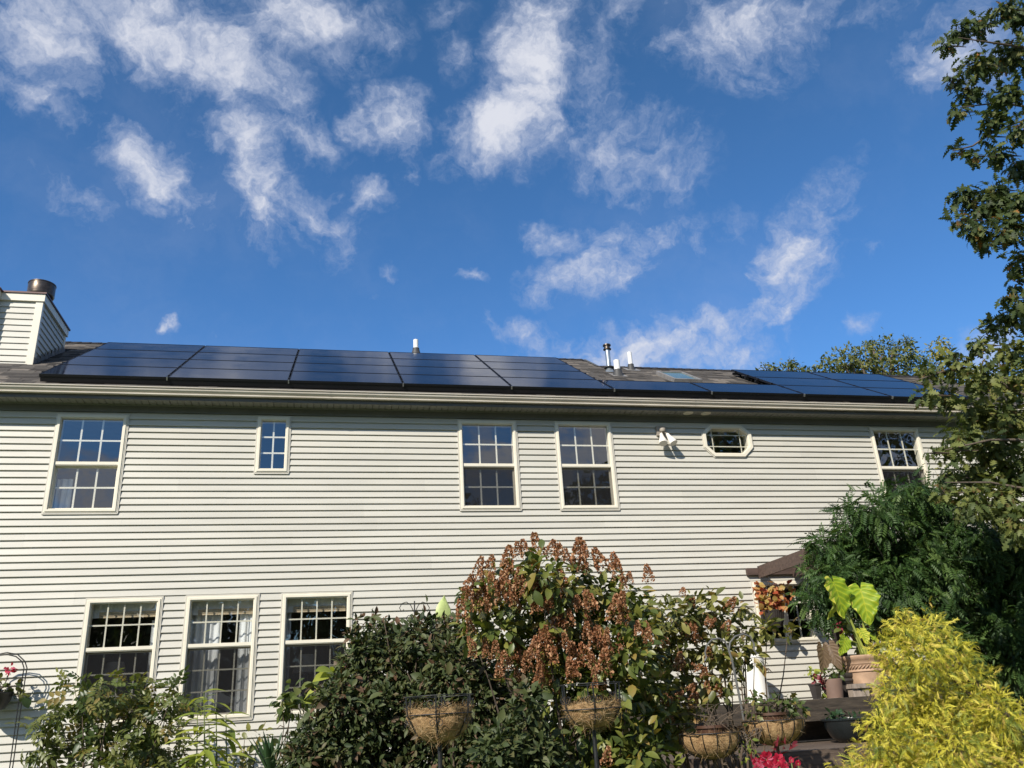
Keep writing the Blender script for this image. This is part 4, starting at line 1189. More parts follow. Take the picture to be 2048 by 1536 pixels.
# --- oak overhanging on the right
oak = empty('oak_tree', (11.2, -5.2, 0), 'tall oak with lobed leaves overhanging the roof and gutter', 'tree')
top = [(1920, 62, 28), (1892, 92, 20), (1962, 52, 32), (2005, 18, 30), (2040, 30, 40), (1955, 130, 38), (2020, 110, 50), (1905, 160, 20), (1935, 182, 30), (2010, 190, 46), (1915, 222, 22), (2042, 260, 40), (1985, 240, 32), (1972, 272, 18), (1908, 300, 15), (1945, 312, 16), (1995, 310, 28), (2040, 335, 34),
       (1922, 392, 30), (1968, 410, 38), (2030, 405, 48), (1918, 440, 20), (1952, 462, 32), (2012, 462, 44), (2045, 520, 30), (1972, 488, 20), (2030, 565, 18), (2044, 600, 26), (2008, 595, 10), (1990, 380, 26)]
low = [(1985, 652, 26), (2030, 635, 32), (2022, 700, 36), (1955, 690, 22), (1905, 730, 34), (1962, 755, 40), (2020, 760, 42), (1855, 745, 20), (1848, 790, 16), (1895, 795, 30), (1950, 825, 42), (2010, 835, 48), (1925, 875, 36), (1990, 895, 52), (1902, 900, 20), (2040, 945, 52), (1950, 950, 42), (1892, 955, 26), (2000, 1005, 52), (2045, 1050, 42), (1862, 905, 10), (1885, 985, 16), (1940, 1010, 34)]
ct, clw = C4(top, -4.9, .5), C4(low, -4.5, .5)
out = C4([(2110, 100, 70), (2120, 250, 80), (2110, 420, 80), (2120, 560, 70), (2120, 720, 80), (2120, 880, 80), (2200, 300, 120), (2200, 600, 120), (2210, 850, 120), (2120, 1000, 70), (2100, -80, 100), (2200, -60, 120), (2000, -70, 60)], -5.0, .8)
foliage('crown', oak, ct, LEAF_OAK, LM['oak'], 4300, .118, .25, droop=.55, shell=.1, up=.5, lump=.35)
foliage('lower_crown', oak, clw, LEAF_OAK, LM['oak2'], 4300, .112, .25, droop=.5, shell=.1, up=.5, lump=.35)
out += [('world', 11.2+1.7*math.cos(i*2.4)*(.4+.6*((i*7) % 5)/4), -5.0+1.9*math.sin(i*2.4), 4.8+i*.40, .85) for i in range(24) if i not in (6, 9, 11, 12, 14, 16, 17, 19, 20, 22)]
foliage('outer_crown', oak, out, LEAF_OAK, LM['oak'], 480, .15, .25, droop=.5, shell=.2, up=.5)
tr = MB().tube([(11.2, -5.2, -.1), (11.15, -5.2, 2), (11.3, -5.1, 5), (11.2, -5.0, 9), (11.25, -5, 13)], [.3, .24, .2, .14, .05], 14)
tr.build('trunk', BARK, oak, smooth=True)
def limb(p0, pts, r):
    P = [Vector(p0)]+[Vector(at_y(a, b, y)) for a, b, y in pts]
    MB().tube(P, list(np.linspace(r, .006, len(P))), 7).build('branch', BARK, oak, smooth=True)
limb((11.2, -5, 8.0), [(2048, 95, -4.9), (1980, 85, -4.9), (1915, 75, -4.9)], .03)
limb((11.2, -5, 7.5), [(2060, 215, -4.9), (2000, 205, -4.9), (1920, 215, -4.9)], .03)
limb((11.2, -5, 6.5), [(2048, 240, -4.9), (1985, 265, -4.9), (1945, 292, -4.9), (1905, 302, -4.9)], .03)
limb((11.2, -5, 6.0), [(2060, 420, -4.9), (1990, 425, -4.9), (1915, 420, -4.9)], .03)
limb((11.2, -5, 4.6), [(2048, 790, -4.6), (1990, 760, -4.6), (1930, 735, -4.5), (1880, 745, -4.5), (1820, 765, -4.5)], .03)
limb((11.2, -5, 4.2), [(2060, 880, -4.6), (1980, 880, -4.6), (1890, 900, -4.5)], .03)
limb((11.2, -5, 3.8), [(2060, 980, -4.6), (1980, 965, -4.6), (1890, 965, -4.5)], .03)
tw = MB()
for (px, py, r, y) in ct+clw:
    c = at_y(px, py, y)
    for _ in range(5):
        d = RNG.normal(size=3); d /= np.linalg.norm(d); R = r*px_size(y)
        s_ = c+np.array([.35, -.05, -.02])*random.uniform(.2, 1)
        tw.tube([s_, c+d*R*.3, c+d*R*.95], [.007, .005, .002], 4, cap=False)
tw.build('twigs', TWIG, oak, kind='stuff')

# --- trees beyond the roof
def far_tree(name, label, base, clumps, mk, dens, size, trunk_r=.22):
    e = empty(name, base, label, 'tree', 'trees beyond the house')
    foliage('crown', e, clumps, LEAF_SMALL, LM[mk], dens, size, .3, droop=.3, shell=.4, lump=.4)
    c0 = np.mean([at_y(a, b, y) for a, b, _, y in clumps], 0)
    MB().tube([base, (base[0]*.7+c0[0]*.3, base[1], c0[2]*.55), tuple(c0)], [trunk_r, trunk_r*.7, trunk_r*.3], 10).build('trunk', BARK, e, smooth=True)
    mb = MB()
    for a, b, r, y in clumps:
        mb.tube([tuple(c0*.6+np.array(base)*.4), tuple((at_y(a, b, y)+c0)/2), tuple(at_y(a, b, y))], [trunk_r*.3, .05, .012], 6)
    mb.build('limbs', BARK, e, smooth=True)
def at_g(px, y): p = at_y(px, 760, y); return (p[0], y, 0)
far_tree('far_tree', 'rounded yellow green tree behind the roof beside the solar panels', at_g(1740, 16), C4([(1655, 735, 26), (1690, 720, 30), (1730, 715, 32), (1770, 705, 34), (1810, 705, 28), (1840, 735, 34), (1700, 760, 40), (1780, 750, 46), (1630, 745, 14), (1850, 770, 40), (1745, 690, 16), (1815, 684, 12)], 16, 1.0), 'bg', 1500, .14)
far_tree('far_tree', 'small tree tops showing just over the solar panels near the skylight', at_g(1575, 17), C4([(1530, 737, 11), (1545, 735, 10), (1580, 728, 13), (1575, 745, 20), (1600, 738, 12), (1615, 745, 10), (1540, 760, 24), (1600, 765, 28)], 17, .6), 'bg', 1500, .14)
far_tree('far_tree', 'yellowing tree behind the gutter end among the oak branches', at_g(1960, 15), C4([(1880, 700, 30), (1960, 760, 30), (2010, 790, 40), (2040, 760, 34), (1910, 760, 40), (1980, 820, 50), (2060, 820, 60)], 15, .8), 'bgy', 1200, .14)

# --- trees of the garden behind the viewer, mirrored in the windows
for i, (X, Y, H, R) in enumerate(((-25, -44, 13, 5), (-16, -47, 12.5, 5.2), (-8, -42, 13, 5), (0, -45, 13.5, 5.2), (8, -41, 14, 5.4), (17, -38, 15, 6), (27, -36, 20, 7), (38, -34, 24, 8), (50, -32, 24, 8))):
    e = empty('garden_tree', (X, Y, 0), 'leafy tree across the lawn, out of view, mirrored in the window panes', 'tree', 'trees across the lawn')
    n = 9000
    d = RNG.normal(size=(n, 3)); d /= np.linalg.norm(d, axis=1, keepdims=True)
    rr = (.6+.4*RNG.random(n))*(1+.25*np.sin(d[:, 0]*6+i)*np.sin(d[:, 2]*5))
    P = np.array([X, Y, H*.58])+d*rr[:, None]*np.array([R, R, H*.42])
    V, T, ti = scatter(LEAF_SMALL, P, leaf_frames(d), np.full(n, .5), RNG.random(n)*.99)
    link('crown', tri_mesh('crown', V, T, ti, LM['oak']), e, kind='stuff')
    MB().tube([(X, Y, 0), (X+.1, Y, H*.3), (X, Y, H*.7)], [.35, .28, .1], 10).build('trunk', BARK, e, smooth=True)

# ------------------------------------------------------------------ pergola
pg = empty('pergola', (8.8, -1.4, 0), 'dark brown wooden pergola fixed to the wall under the wisteria', 'pergola')
MB().box(6.74, 11.0, -.075, -.0245, 3.555, 3.665).build('ledger', WOOD, pg)
for i in range(7):
    X = 6.93+.62*i
    mb = MB(); n = 0
    prof = [(-.076, 3.50), (-.076, 3.69), (-1.85, 3.69), (-2.0, 3.60), (-1.9, 3.50)]
    mb.v += [(X, y, z) for y, z in prof]+[(X+.045, y, z) for y, z in prof]
    k_ = len(prof); mb.f += [tuple(range(k_)), tuple(range(2*k_-1, k_-1, -1))]+[(a, a+k_, (a+1) % k_+k_, (a+1) % k_) for a in range(k_)]
    mb.build('rafter', WOOD, pg)
MB().box(6.8, 11.2, -1.72, -1.60, 3.30, 3.499).build('beam', WOOD, pg)
for X in (7.15, 10.7):
    MB().box(X-.06, X+.06, -1.72, -1.60, 1.17, 3.30).build('post', WOOD, pg)
for i in range(4):
    MB().box(7.35, 11.2, -1.7+.45*i, -1.66+.45*i, 3.691, 3.73).build('batten', WOOD, pg)

# ------------------------------------------------------------------ deck with tiers and plant bench
DX0, DX1 = 2.4, 11.5
deck = empty('wooden_deck', (5.5, -3, 0), 'weathered brown deck with a low step down to the garden', 'deck')
y = -5.2; i = 0
while y < -.15:
    MB().box(DX0, DX1, y, y+.138, 1.132, 1.17).build('deck_board', WOODT, deck); y += .143
y = -6.05
while y < -5.24:
    MB().box(DX0, DX1-3.5, y, y+.138, .912, .95).build('step_board', WOODT, deck); y += .143
MB().box(DX0, DX1, -5.198, -5.16, .9, 1.131).build('riser', WOODT, deck)
MB().box(DX0, DX1-3.5, -6.05, -6.012, .65, .911).build('riser', WOODT, deck)
for X in (2.6, 5.0, 7.6, 10.5):
    MB().box(X-.06, X+.06, -5.1, -4.98, 0, 1.131).build('post', WOOD, deck)
    MB().box(X-.06, X+.06, -.6, -.48, 0, 1.131).build('post', WOOD, deck)
for X in (2.6, 5.0, 7.6):
    MB().box(X-.06, X+.06, -5.95, -5.83, 0, .911).build('post', WOOD, deck)
bn = empty('plant_bench', (4.9, -3.75, 1.17), 'long dark weathered bench on the deck holding the flower pots', 'bench')
for j in range(3):
    MB().box(2.7, 7.4, -3.97+.15*j, -3.83+.15*j, 1.565, 1.603).build('seat_board', BENCH, bn)
MB().box(2.69, 7.41, -4.0, -3.972, 1.385, 1.598).build('front_board', BENCH, bn)
MB().box(2.7, 7.4, -3.55, -3.52, 1.18, 1.564).build('dark_backing', BENCH, bn)  # board added so the space under the seat reads dark
for X in (2.8, 4.2, 5.7, 7.2):
    MB().box(X-.045, X+.045, -3.94, -3.85, 1.171, 1.564).build('leg', BENCH, bn)
    MB().box(X-.045, X+.045, -3.66, -3.57, 1.171, 1.564).build('leg', BENCH, bn)
# slatted black garden seat behind the shrubs
gs_ = empty('slatted_bench', (3.7, -2.7, 1.17), 'black slatted garden seat on the deck behind the hydrangea', 'bench')
for j in range(4):
    MB().box(2.9, 4.55, -2.75, -2.72, 1.62+.085*j-.1, 1.67+.085*j-.1).build('back_slat', IRON, gs_)
for j in range(4):
    MB().box(2.9, 4.55, -3.15+.1*j, -3.08+.1*j, 1.45, 1.475).build('seat_slat', IRON, gs_)
for X in (2.93, 4.52):
    MB().box(X-.03, X+.03, -2.715, -2.66, 1.171, 1.84).build('leg', IRON, gs_)
    MB().box(X-.03, X+.03, -3.14, -3.09, 1.171, 1.449).build('leg', IRON, gs_)

BZ = 1.6035
def pot(name, label, px, y, z, prof, m_, sides=32, soil_r=None, soil_z=None, smooth=True):
    p = at_y(px, 1395, y)
    e = empty(name, (p[0], y, z), label, 'pot')
    MB().lathe(prof, (p[0], y, z), sides).build('body', m_, e, smooth=smooth)
    if soil_r: MB().lathe([(soil_r, soil_z), (soil_r*.6, soil_z+.012), (.0001, soil_z+.015)], (p[0], y, z), 20).build('soil', SOIL, e)
    return e, p
def rim_prof(rb, rt, h, lip, lh, th=.02):
    return [(rb, 0), (rb+(rt-rb)*.5, h*.5), (rt, h-lh), (rt+lip, h-lh+.004), (rt+lip, h), (rt+lip-th, h+.004), (rt-th, h-.02), (rt-th*1.2, h-.06)]
# big terracotta urn with a rope band
tp, P = pot('terracotta_pot', 'large tan terracotta pot with a rope band holding the elephant ears', 1742, -3.78, BZ,
            [(.15, 0), (.165, .02), (.185, .15), (.20, .255), (.213, .262), (.213, .275), (.205, .285), (.212, .335), (.222, .345), (.222, .36), (.236, .385), (.252, .40), (.255, .425), (.243, .437), (.225, .43), (.215, .39)], TERRA, 40, .212, .39)
for i in range(34):
    a = 2*math.pi*i/34
    c = Vector((P[0]+.213*math.cos(a), -3.78+.213*math.sin(a), BZ+.311)); t_ = Vector((-math.sin(a), math.cos(a), 0)); 
    A, B = c-t_*.02-Vector((0, 0, .018)), c+t_*.02+Vector((0, 0, .018))
    MB().tube([A, c+Vector((math.cos(a), math.sin(a), 0))*.006, B], [.005, .009, .005], 6).build('rope_twist', TERRA, tp, smooth=True)
pot('cylinder_pot', 'plain brown cylindrical pot between the small dark pot and the birdhouse', 1669, -3.88, BZ, [(.095, 0), (.105, .08), (.112, .195), (.104, .20), (.10, .18)], BROWNP, 28, .10, .18)
pot('patterned_pot', 'dark embossed pot between the cylinder pot and the terracotta pot', 1694, -3.66, BZ, [(.09, 0), (.10, .03), (.11, .05), (.125, .16), (.14, .175), (.14, .19), (.13, .20), (.145, .215), (.155, .235), (.155, .255), (.135, .258), (.125, .22)], DKPOT, 28, .125, .22)
pot('small_pot', 'small dark square cornered pot at the end of the bench row', 1634, -3.88, BZ, [(.052, 0), (.075, .14), (.082, .142), (.082, .155), (.07, .155), (.066, .13)], DKPOT, 6, .066, .13, smooth=False)
bw, P = pot('bowl_planter', 'wide black glazed bowl standing on the deck under the bench', 1688, -4.35, 1.171, [(.12, 0), (.15, .01), (.20, .06), (.245, .14), (.262, .21), (.275, .215), (.275, .232), (.255, .235), (.245, .2)], GLAZE, 40, .245, .2)
foliage('seedlings', bw, [(1690+random.uniform(-35, 35), 1432, 7, -4.35) for _ in range(6)], LEAF_OVAL, LM['shade'], 9000, .05, .3, droop=-.3, shell=.2)
# birdhouse
p = at_y(1721, 1398, -3.92)
bh = empty('birdhouse', (p[0], -3.92, BZ), 'small weathered wooden birdhouse with a flat board roof on the bench', 'birdhouse')
MB().box(p[0]-.1, p[0]+.1, -3.96, -3.86, BZ, BZ+.085).build('body', CEDAR, bh)
rf = MB().box(p[0]-.115, p[0]+.115, -3.985, -3.86, BZ+.087, BZ+.135); rf.build('roof', CEDAR, bh)
mb = MB(); mb.v += [(p[0]-.04, -3.9615, BZ+.084), (p[0]+.05, -3.9615, BZ+.084), (p[0]+.005, -3.9615, BZ+.05)]; mb.f.append((0, 2, 1)); mb.build('entrance', RUBBER, bh)

# elephant ears
def heart_leaf(parent, base_px, tip_px, y, width, m_, tilt=(0, -1, .35), yt=None, wav=.05):
    a, b = at_y(*base_px, y), at_y(*tip_px, yt if yt is not None else y-.1)
    L = np.linalg.norm(b-a)
    ts = np.linspace(-.28, 1, 61); V = []; T = []; TT = []
    SS = np.linspace(-1, 1, 27)
    for t_ in ts:
        if t_ < 0: w = .40*math.sqrt(max(0, 1-((t_+.02)/.27)**2))
        else: w = .40+.10*math.sin(min(1, t_/.25)*1.57) if t_ < .25 else .5*((1-t_)/.75)**.72
        for s_ in SS:
            notch = .22*(1-abs(s_))**1.5*max(0, -t_/.28) if t_ < 0 else 0
            vein = math.cos(2*math.pi*(t_*5.5-abs(s_)*1.6))
            edge = wav*math.sin(t_*17+s_*3)*abs(s_)**3
            V.append((t_+notch, s_*w*width*(1+.04*math.sin(t_*31)), .16*abs(s_)**1.4*w-.25*max(0, t_)**2+.010*vein*min(1, abs(s_)*3)+edge))
            rib = .38 if (vein > .93 or abs(s_) < .05) else 0
            TT.append(.10*vein+rib-.22*abs(s_)*(s_ < 0)-.12*abs(s_)**4)
    n = 27
    for i in range(len(ts)-1):
        for j in range(n-1):
            q_ = i*n+j; T += [(q_, q_+n, q_+n+1), (q_, q_+n+1, q_+1)]
    Vw, Tw, ti = scatter((np.array(V), np.array(T)), a[None], frames((b-a)[None], np.array([tilt], float)), np.array([L]), np.array([random.uniform(.4, .75)]))
    link('leaf', tri_mesh('leaf', Vw, Tw, (ti+np.array(TT)).clip(.02, .98), m_, smooth=True), parent)
    return a
ee = empty('elephant_ear_plant', (*at_y(1740, 1395, -3.78)[:2], 2.0), 'bright lime elephant ear plant with two big leaves in the terracotta pot', 'plant')
root = at_y(1735, 1312, -3.78)
for (b, t_, w, mk, tl, yy_) in (((1668, 1168), (1698, 1232), 1.05, 'bigl', (.25, -.9, .35), -3.95), ((1722, 1182), (1742, 1246), .95, 'bigl', (-.35, -.9, .25), -3.9), ((1668, 1195), (1668, 1240), .9, 'yel', (.9, -.4, .2), -3.6), ((1722, 1262), (1738, 1285), 1.0, 'bigl', (0, -.6, .8), -3.85), ((1738, 1270), (1762, 1285), .9, 'bigl', (.1, -.5, .8), -3.8), ((1690, 1278), (1686, 1308), .8, 'bigl', (.2, -1, .1), -3.9), ((1712, 1255), (1690, 1258), .7, 'yel', (0, -.6, .6), -3.6)):
    a = heart_leaf(ee, b, t_, yy_, w, LM[mk], tl)
    mid = (root+a)/2+np.array([random.uniform(-.04, .04), 0, .05])
    MB().tube([root+np.array([random.uniform(-.06, .06), random.uniform(-.06, .06), -.05]), mid, a], [.016, .012, .006], 8).build('leaf_stalk', mat('lime_stalk', (.32, .36, .07), .5), ee, smooth=True)
cn = C4([(1725, 1295, 12), (1760, 1290, 16), (1700, 1270, 20), (1740, 1275, 16), (1695, 1245, 10)], -3.62, .05)
foliage('underplanting', ee, cn, LEAF_OVAL, LM['left'], 3500, .09, .3, shell=.2)
foliage('red_blooms', ee, C4([(1680, 1252, 8), (1702, 1262, 7), (1728, 1258, 6)], -3.62, .05), LEAF_ROUND, LM['maroon'], 6000, .05, .3, shell=.2)
be = empty('bronze_leaf_plant', (*at_y(1690, 1395, -3.66)[:2], 1.86), 'plant with two dull bronze elephant ear leaves in the embossed pot', 'plant')
root = at_y(1692, 1362, -3.66)
for (b, t_, w, tl) in (((1645, 1298), (1652, 1345), .85, (.3, -.95, .1)), ((1660, 1294), (1680, 1338), .75, (-.7, -.6, .2))):
    a = heart_leaf(be, b, t_, -3.75, w, LM['brownl'], tl, wav=.01)
    MB().tube([root, (root+a)/2+np.array([0, .03, .03]), a], [.012, .009, .005], 8).build('leaf_stalk', mat('lime_stalk', (.32, .36, .07), .5), be, smooth=True)
foliage('small_leaves', be, C4([(1700, 1335, 16), (1680, 1345, 12)], -3.66, .04), LEAF_OVAL, LM['yel'], 4500, .06, .3, shell=.2)
f1 = empty('potted_foliage', (*at_y(1669, 1395, -3.88)[:2], 1.79), 'small pale green leafy plant in the cylinder pot', 'plant')
foliage('foliage', f1, C4([(1660, 1352, 13), (1676, 1350, 12), (1648, 1368, 8)], -3.88, .03), LEAF_OVAL, LM['left'], 6000, .055, .3, shell=.2)
f2 = empty('potted_foliage', (*at_y(1634, 1395, -3.88)[:2], 1.74), 'red and lime leafed plant in the small dark pot', 'plant')
foliage('foliage', f2, C4([(1622, 1352, 10), (1645, 1385, 9), (1630, 1345, 9)], -3.88, .03), LEAF_OVAL, LM['yel'], 6500, .05, .3, shell=.2)
foliage('red_leaves', f2, C4([(1637, 1362, 11)], -3.93, .01), LEAF_OVAL, LM['maroon'], 9000, .05, .3, shell=.2, droop=-.5)

# white cylinder by the wall
p = at_y(1507, 1330, -.5)
wc = empty('white_cylinder', (p[0], -.5, 1.171), 'plain white upright cylinder standing on the deck by the wall', 'cylinder')
MB().lathe([(.165, 0), (.17, .02), (.165, .04), (.16, .06), (.16, 1.06), (.17, 1.07), (.17, 1.10), (.15, 1.11), (.0001, 1.115)], (p[0], -.5, 1.171), 32).build('body', WHITEPL, wc, smooth=True)
MB().lathe([(.163, .5), (.163, .52)], (p[0], -.5, 1.171), 32).build('band', WHITEPL, wc)

# hanging pot with coleus
p = at_y(1546, 1237, -.37)
hp = empty('hanging_pot', (p[0], -.37, p[2]), 'dark ribbed hanging pot under the pergola in front of the window', 'pot')
pr = [(.06, -.15), (.11, -.13), (.155, -.04), (.178, .09), (.186, .10), (.186, .12), (.17, .12), (.165, .09)]
MB().lathe(pr, tuple(p), 36).build('body', DKPOT, hp, smooth=True)
for i in range(30):
    a = 2*math.pi*i/30; ca, sa = math.cos(a), math.sin(a)
    MB().tube([(p[0]+.112*ca, p[1]+.112*sa, p[2]-.13), (p[0]+.157*ca, p[1]+.157*sa, p[2]-.04), (p[0]+.18*ca, p[1]+.18*sa, p[2]+.09)], .006, 5).build('rib', DKPOT, hp)
hk = np.array([6.952, -.37, 3.5])
for a in (0, 2.1, 4.2):
    MB().tube([(p[0]+.18*math.cos(a), p[1]+.18*math.sin(a), p[2]+.11), tuple(hk)], .003, 5).build('hanger_wire', IRON, hp)
MB().lathe([(.165, .088), (.0001, .10)], tuple(p), 20).build('soil', SOIL, hp)
co = empty('coleus', (p[0], -.37, p[2]+.09), 'orange and red leafed coleus spilling from the hanging pot', 'plant')
foliage('foliage', co, C4([(1522, 1182, 13), (1545, 1198, 20), (1563, 1192, 16), (1530, 1205, 14), (1573, 1178, 11), (1545, 1172, 10), (1585, 1188, 8), (1555, 1212, 16), (1512, 1172, 5), (1532, 1220, 10)], -.42, .06), LEAF_ROUND, LM['coleus'], 2000, .08, .3, shell=.2, droop=.2, part_n=90)
stems(co, (p[0], -.37, p[2]+.09), C4([(1522, 1182, 6), (1545, 1180, 8), (1573, 1178, 8)], -.42, .04), TWIG, .006, jit=.03)

# ------------------------------------------------------------------ coco lined planters
def coco_bowl(parent, c, r, h, seed, n_f=500, fl=.09):
    rng = np.random.default_rng(seed)
    mb = MB(); S_, K = 36, 9
    for i in range(K):
        t_ = i/(K-1); rr = r*(.02+.98*math.sqrt(max(0, 1-(1-t_)**2.3)))
        for q_ in range(S_):
            an = 2*math.pi*q_/S_
            w = 1+.05*math.sin(an*6+seed)*t_+rng.normal()*.015
            mb.v.append((c[0]+rr*w*math.cos(an), c[1]+rr*w*math.sin(an), c[2]-h+h*t_+rng.normal()*.004*(t_ > .8)))
    for i in range(K-1):
        for q_ in range(S_):
            q2 = (q_+1) % S_; mb.f.append((i*S_+q_, i*S_+q2, (i+1)*S_+q2, (i+1)*S_+q_))
    mb.f.append(tuple(range(S_-1, -1, -1)))
    mb.build('coco_liner', COCO, parent, smooth=True)
    MB().lathe([(r*.97, -.02), (.0001, -.015)], tuple(c), 24).build('soil', SOIL, parent)
    t_ = 1-rng.random(n_f)**1.6; an = rng.uniform(0, 6.283, n_f)
    rr = r*(.02+.98*np.sqrt(1-(1-t_)**2.3))*1.01
    P = np.stack([c[0]+rr*np.cos(an), c[1]+rr*np.sin(an), c[2]-h+h*t_], 1)
    O = np.stack([np.cos(an)*.7, np.sin(an)*.7, .5*t_-.1], 1)+rng.normal(size=(n_f, 3))*.75
    N_ = np.stack([np.cos(an), np.sin(an), np.zeros(n_f)], 1)+rng.normal(size=(n_f, 3))*.3
    V, T, ti = scatter(leaf_t([.014, .012, .011, .009, 0], 0, 1.1), P, frames(O, N_), fl*rng.uniform(.4, 1.1, n_f), rng.random(n_f)*.99)
    link('fibres', tri_mesh('fibres', V, T, ti, LM['straw']), parent, kind='stuff')
def spiral(c, ax, up, r, turns, start, n=18, shrink=.75):
    pts = []
    for i in range(n+1):
        t_ = i/n; a = start+turns*2*math.pi*t_; rr = r*(1-shrink*t_)
        pts.append(tuple(Vector(c)+Vector(ax)*rr*math.cos(a)+Vector(up)*rr*math.sin(a)))
    return pts
def pole_planter(label, px, py_top, hw, py_bot, y, ring_py, seed):
    c = at_y(px, py_top, y); s_ = px_size(y); r = hw*s_; h = (py_bot-py_top)*s_
    e = empty('pole_planter', (c[0], y, 0), label, 'planter')
    coco_bowl(e, c, r, h, seed, 1700, .042)
    MB().tube([(c[0], y, 0), (c[0], y, c[2]-h+.02)], .011, 12).build('pole', IRON, e, smooth=True)
    rz = at_y(px, ring_py, y)[2]
    ring = [(c[0]+r*1.12*math.cos(2*math.pi*i/40), y+r*1.12*math.sin(2*math.pi*i/40), rz) for i in range(41)]
    MB().tube(ring, .0024, 6, cap=False).build('top_ring', IRON, e)
    ring = [(c[0]+r*1.04*math.cos(2*math.pi*i/40), y+r*1.04*math.sin(2*math.pi*i/40), c[2]-.03) for i in range(41)]
    MB().tube(ring, .0035, 6, cap=False).build('lower_ring', IRON, e)
    for i in range(6):
        a = 2*math.pi*(i+.3)/6; ca, sa = math.cos(a), math.sin(a); ax = Vector((-sa, ca, 0))
        o_ = Vector((c[0]+r*1.08*ca, y+r*1.08*sa, 0))
        MB().tube([o_+Vector((r*.04*ca, r*.04*sa, rz)), o_+Vector((0, 0, c[2]-.03)), Vector((c[0]+r*.75*ca, y+r*.75*sa, c[2]-h*.75)), (c[0]+r*.1*ca, y+r*.1*sa, c[2]-h)], [.004, .004, .004, .004], 6).build('rib', IRON, e)
        for sg in (-1, 1):
            cc0 = o_+ax*sg*r*.16+Vector((0, 0, c[2]+.02))
            MB().tube(spiral(cc0, ax*sg, Vector((0, 0, 1)), r*.17, 1.3, math.pi), .0018, 5).build('scroll', IRON, e)
            cc0 = o_*1.0+ax*sg*r*.11+Vector((0, 0, c[2]-.07))
            MB().tube(spiral(cc0, ax*sg, Vector((0, 0, -1)), r*.12, 1.3, math.pi), .0016, 5).build('scroll', IRON, e)
    return e
pole_planter('coco lined iron planter on a black pole in front of the dark shrub', 878, 1416, 56, 1474, -8.3, 1392, 3)
pole_planter('coco lined iron planter on a black pole in front of the brown flower cones', 1183, 1406, 52, 1450, -8.3, 1368, 5)

def wire_basket(label, px, py_top, hw, py_bot, y, seed, pot_dx=0):
    c = at_y(px, py_top, y); s_ = px_size(y); r = hw*s_; h = (py_bot-py_top)*s_
    e = empty('coco_basket', (c[0], y, c[2]-h), label, 'basket')
    coco_bowl(e, c, r, h, seed, 1300, .04)
    for i in range(14):
        a = 2*math.pi*i/14; ca, sa = math.cos(a), math.sin(a)
        MB().tube([(c[0]+r*1.05*math.sqrt(1-(1-t_)**2.3)*ca, y+r*1.05*math.sqrt(1-(1-t_)**2.3)*sa, c[2]-h+h*t_) for t_ in np.linspace(0, 1, 7)], .0035, 5).build('wire', IRON, e)
    MB().tube([(c[0]+r*1.05*math.cos(2*math.pi*i/36), y+r*1.05*math.sin(2*math.pi*i/36), c[2]) for i in range(37)], .004, 6, cap=False).build('rim_wire', IRON, e)
    MB().tube([(c[0], y, 0), (c[0]+.005, y, c[2]-h)], .012, 8).build('stake', TWIG, e)
    pc = (c[0]+pot_dx, y, c[2]-.06)
    pe = empty('nursery_pot', pc, 'brown plastic pot set inside the '+label, 'pot')
    MB().lathe([(r*.4, 0), (r*.52, .09), (r*.57, .092), (r*.57, .11), (r*.5, .11), (r*.48, .08)], pc, 26).build('body', NURS, pe, smooth=True)
    MB().lathe([(r*.49, .085), (.0001, .09)], pc, 18).build('soil', SOIL, pe)
    return e, c, r
e1, c1, r1 = wire_basket('coco wire basket beside the flower cones with bare twigs', 1420, 1466, 54, 1512, -7.0, 8, .01)
e2, c2, r2 = wire_basket('coco wire basket below the bench with trailing green leaves', 1545, 1440, 55, 1486, -6.95, 9, 0)
bt = empty('dry_twigs', (c1[0], -7.0, c1[2]), 'tangle of dry bare twigs growing from the coco basket', 'plant')
for i in range(26):
    a = random.uniform(0, 6.28); p0 = Vector((c1[0]+random.uniform(-.08, .08), -7.0+random.uniform(-.08, .08), c1[2]+.04)); pts = [p0]
    d = Vector((random.gauss(.25, .5), random.gauss(0, .4), random.uniform(.5, 1.3)))
    for k_ in range(7):
        d = d+Vector((random.gauss(0, .45), random.gauss(0, .35), -.18)); pts.append(pts[-1]+d*.045)
    MB().tube(pts, list(np.linspace(.0035, .0012, len(pts))), 5).build('twig', TWIG, bt)
tg = empty('trailing_plant', (c2[0], -6.95, c2[2]), 'green trailing plant with small lobed leaves in the coco basket', 'plant')
cl = C4([(1512, 1398, 16), (1528, 1410, 14), (1508, 1425, 11), (1565, 1402, 15), (1585, 1405, 14), (1600, 1415, 10), (1575, 1420, 12), (1500, 1448, 7), (1540, 1425, 12)], -6.95, .08)
foliage('foliage', tg, cl, leaf_t([.02, .3, .18, .34, .1, 0], .25, .25), LM['left'], 6500, .05, .3, shell=.2)
stems(tg, (c2[0], -6.95, c2[2]), cl, TWIG, .004, jit=.06)
tl = empty('trailing_plant', (c2[0]-.15, -7.1, c2[2]-.2), 'pale trailing stems with pinkish tips hanging between the coco baskets', 'plant')
cl = C4([(1480, 1490, 8), (1495, 1505, 8), (1485, 1518, 8), (1508, 1510, 7), (1500, 1478, 6)], -7.1, .05)
foliage('foliage', tl, cl, LEAF_SMALL, LM['yel'], 9000, .03, .3, shell=.2)
stems(tl, tuple(c2+np.array([-.12, -.1, -.03])), cl, TWIG, .003, jit=.03)

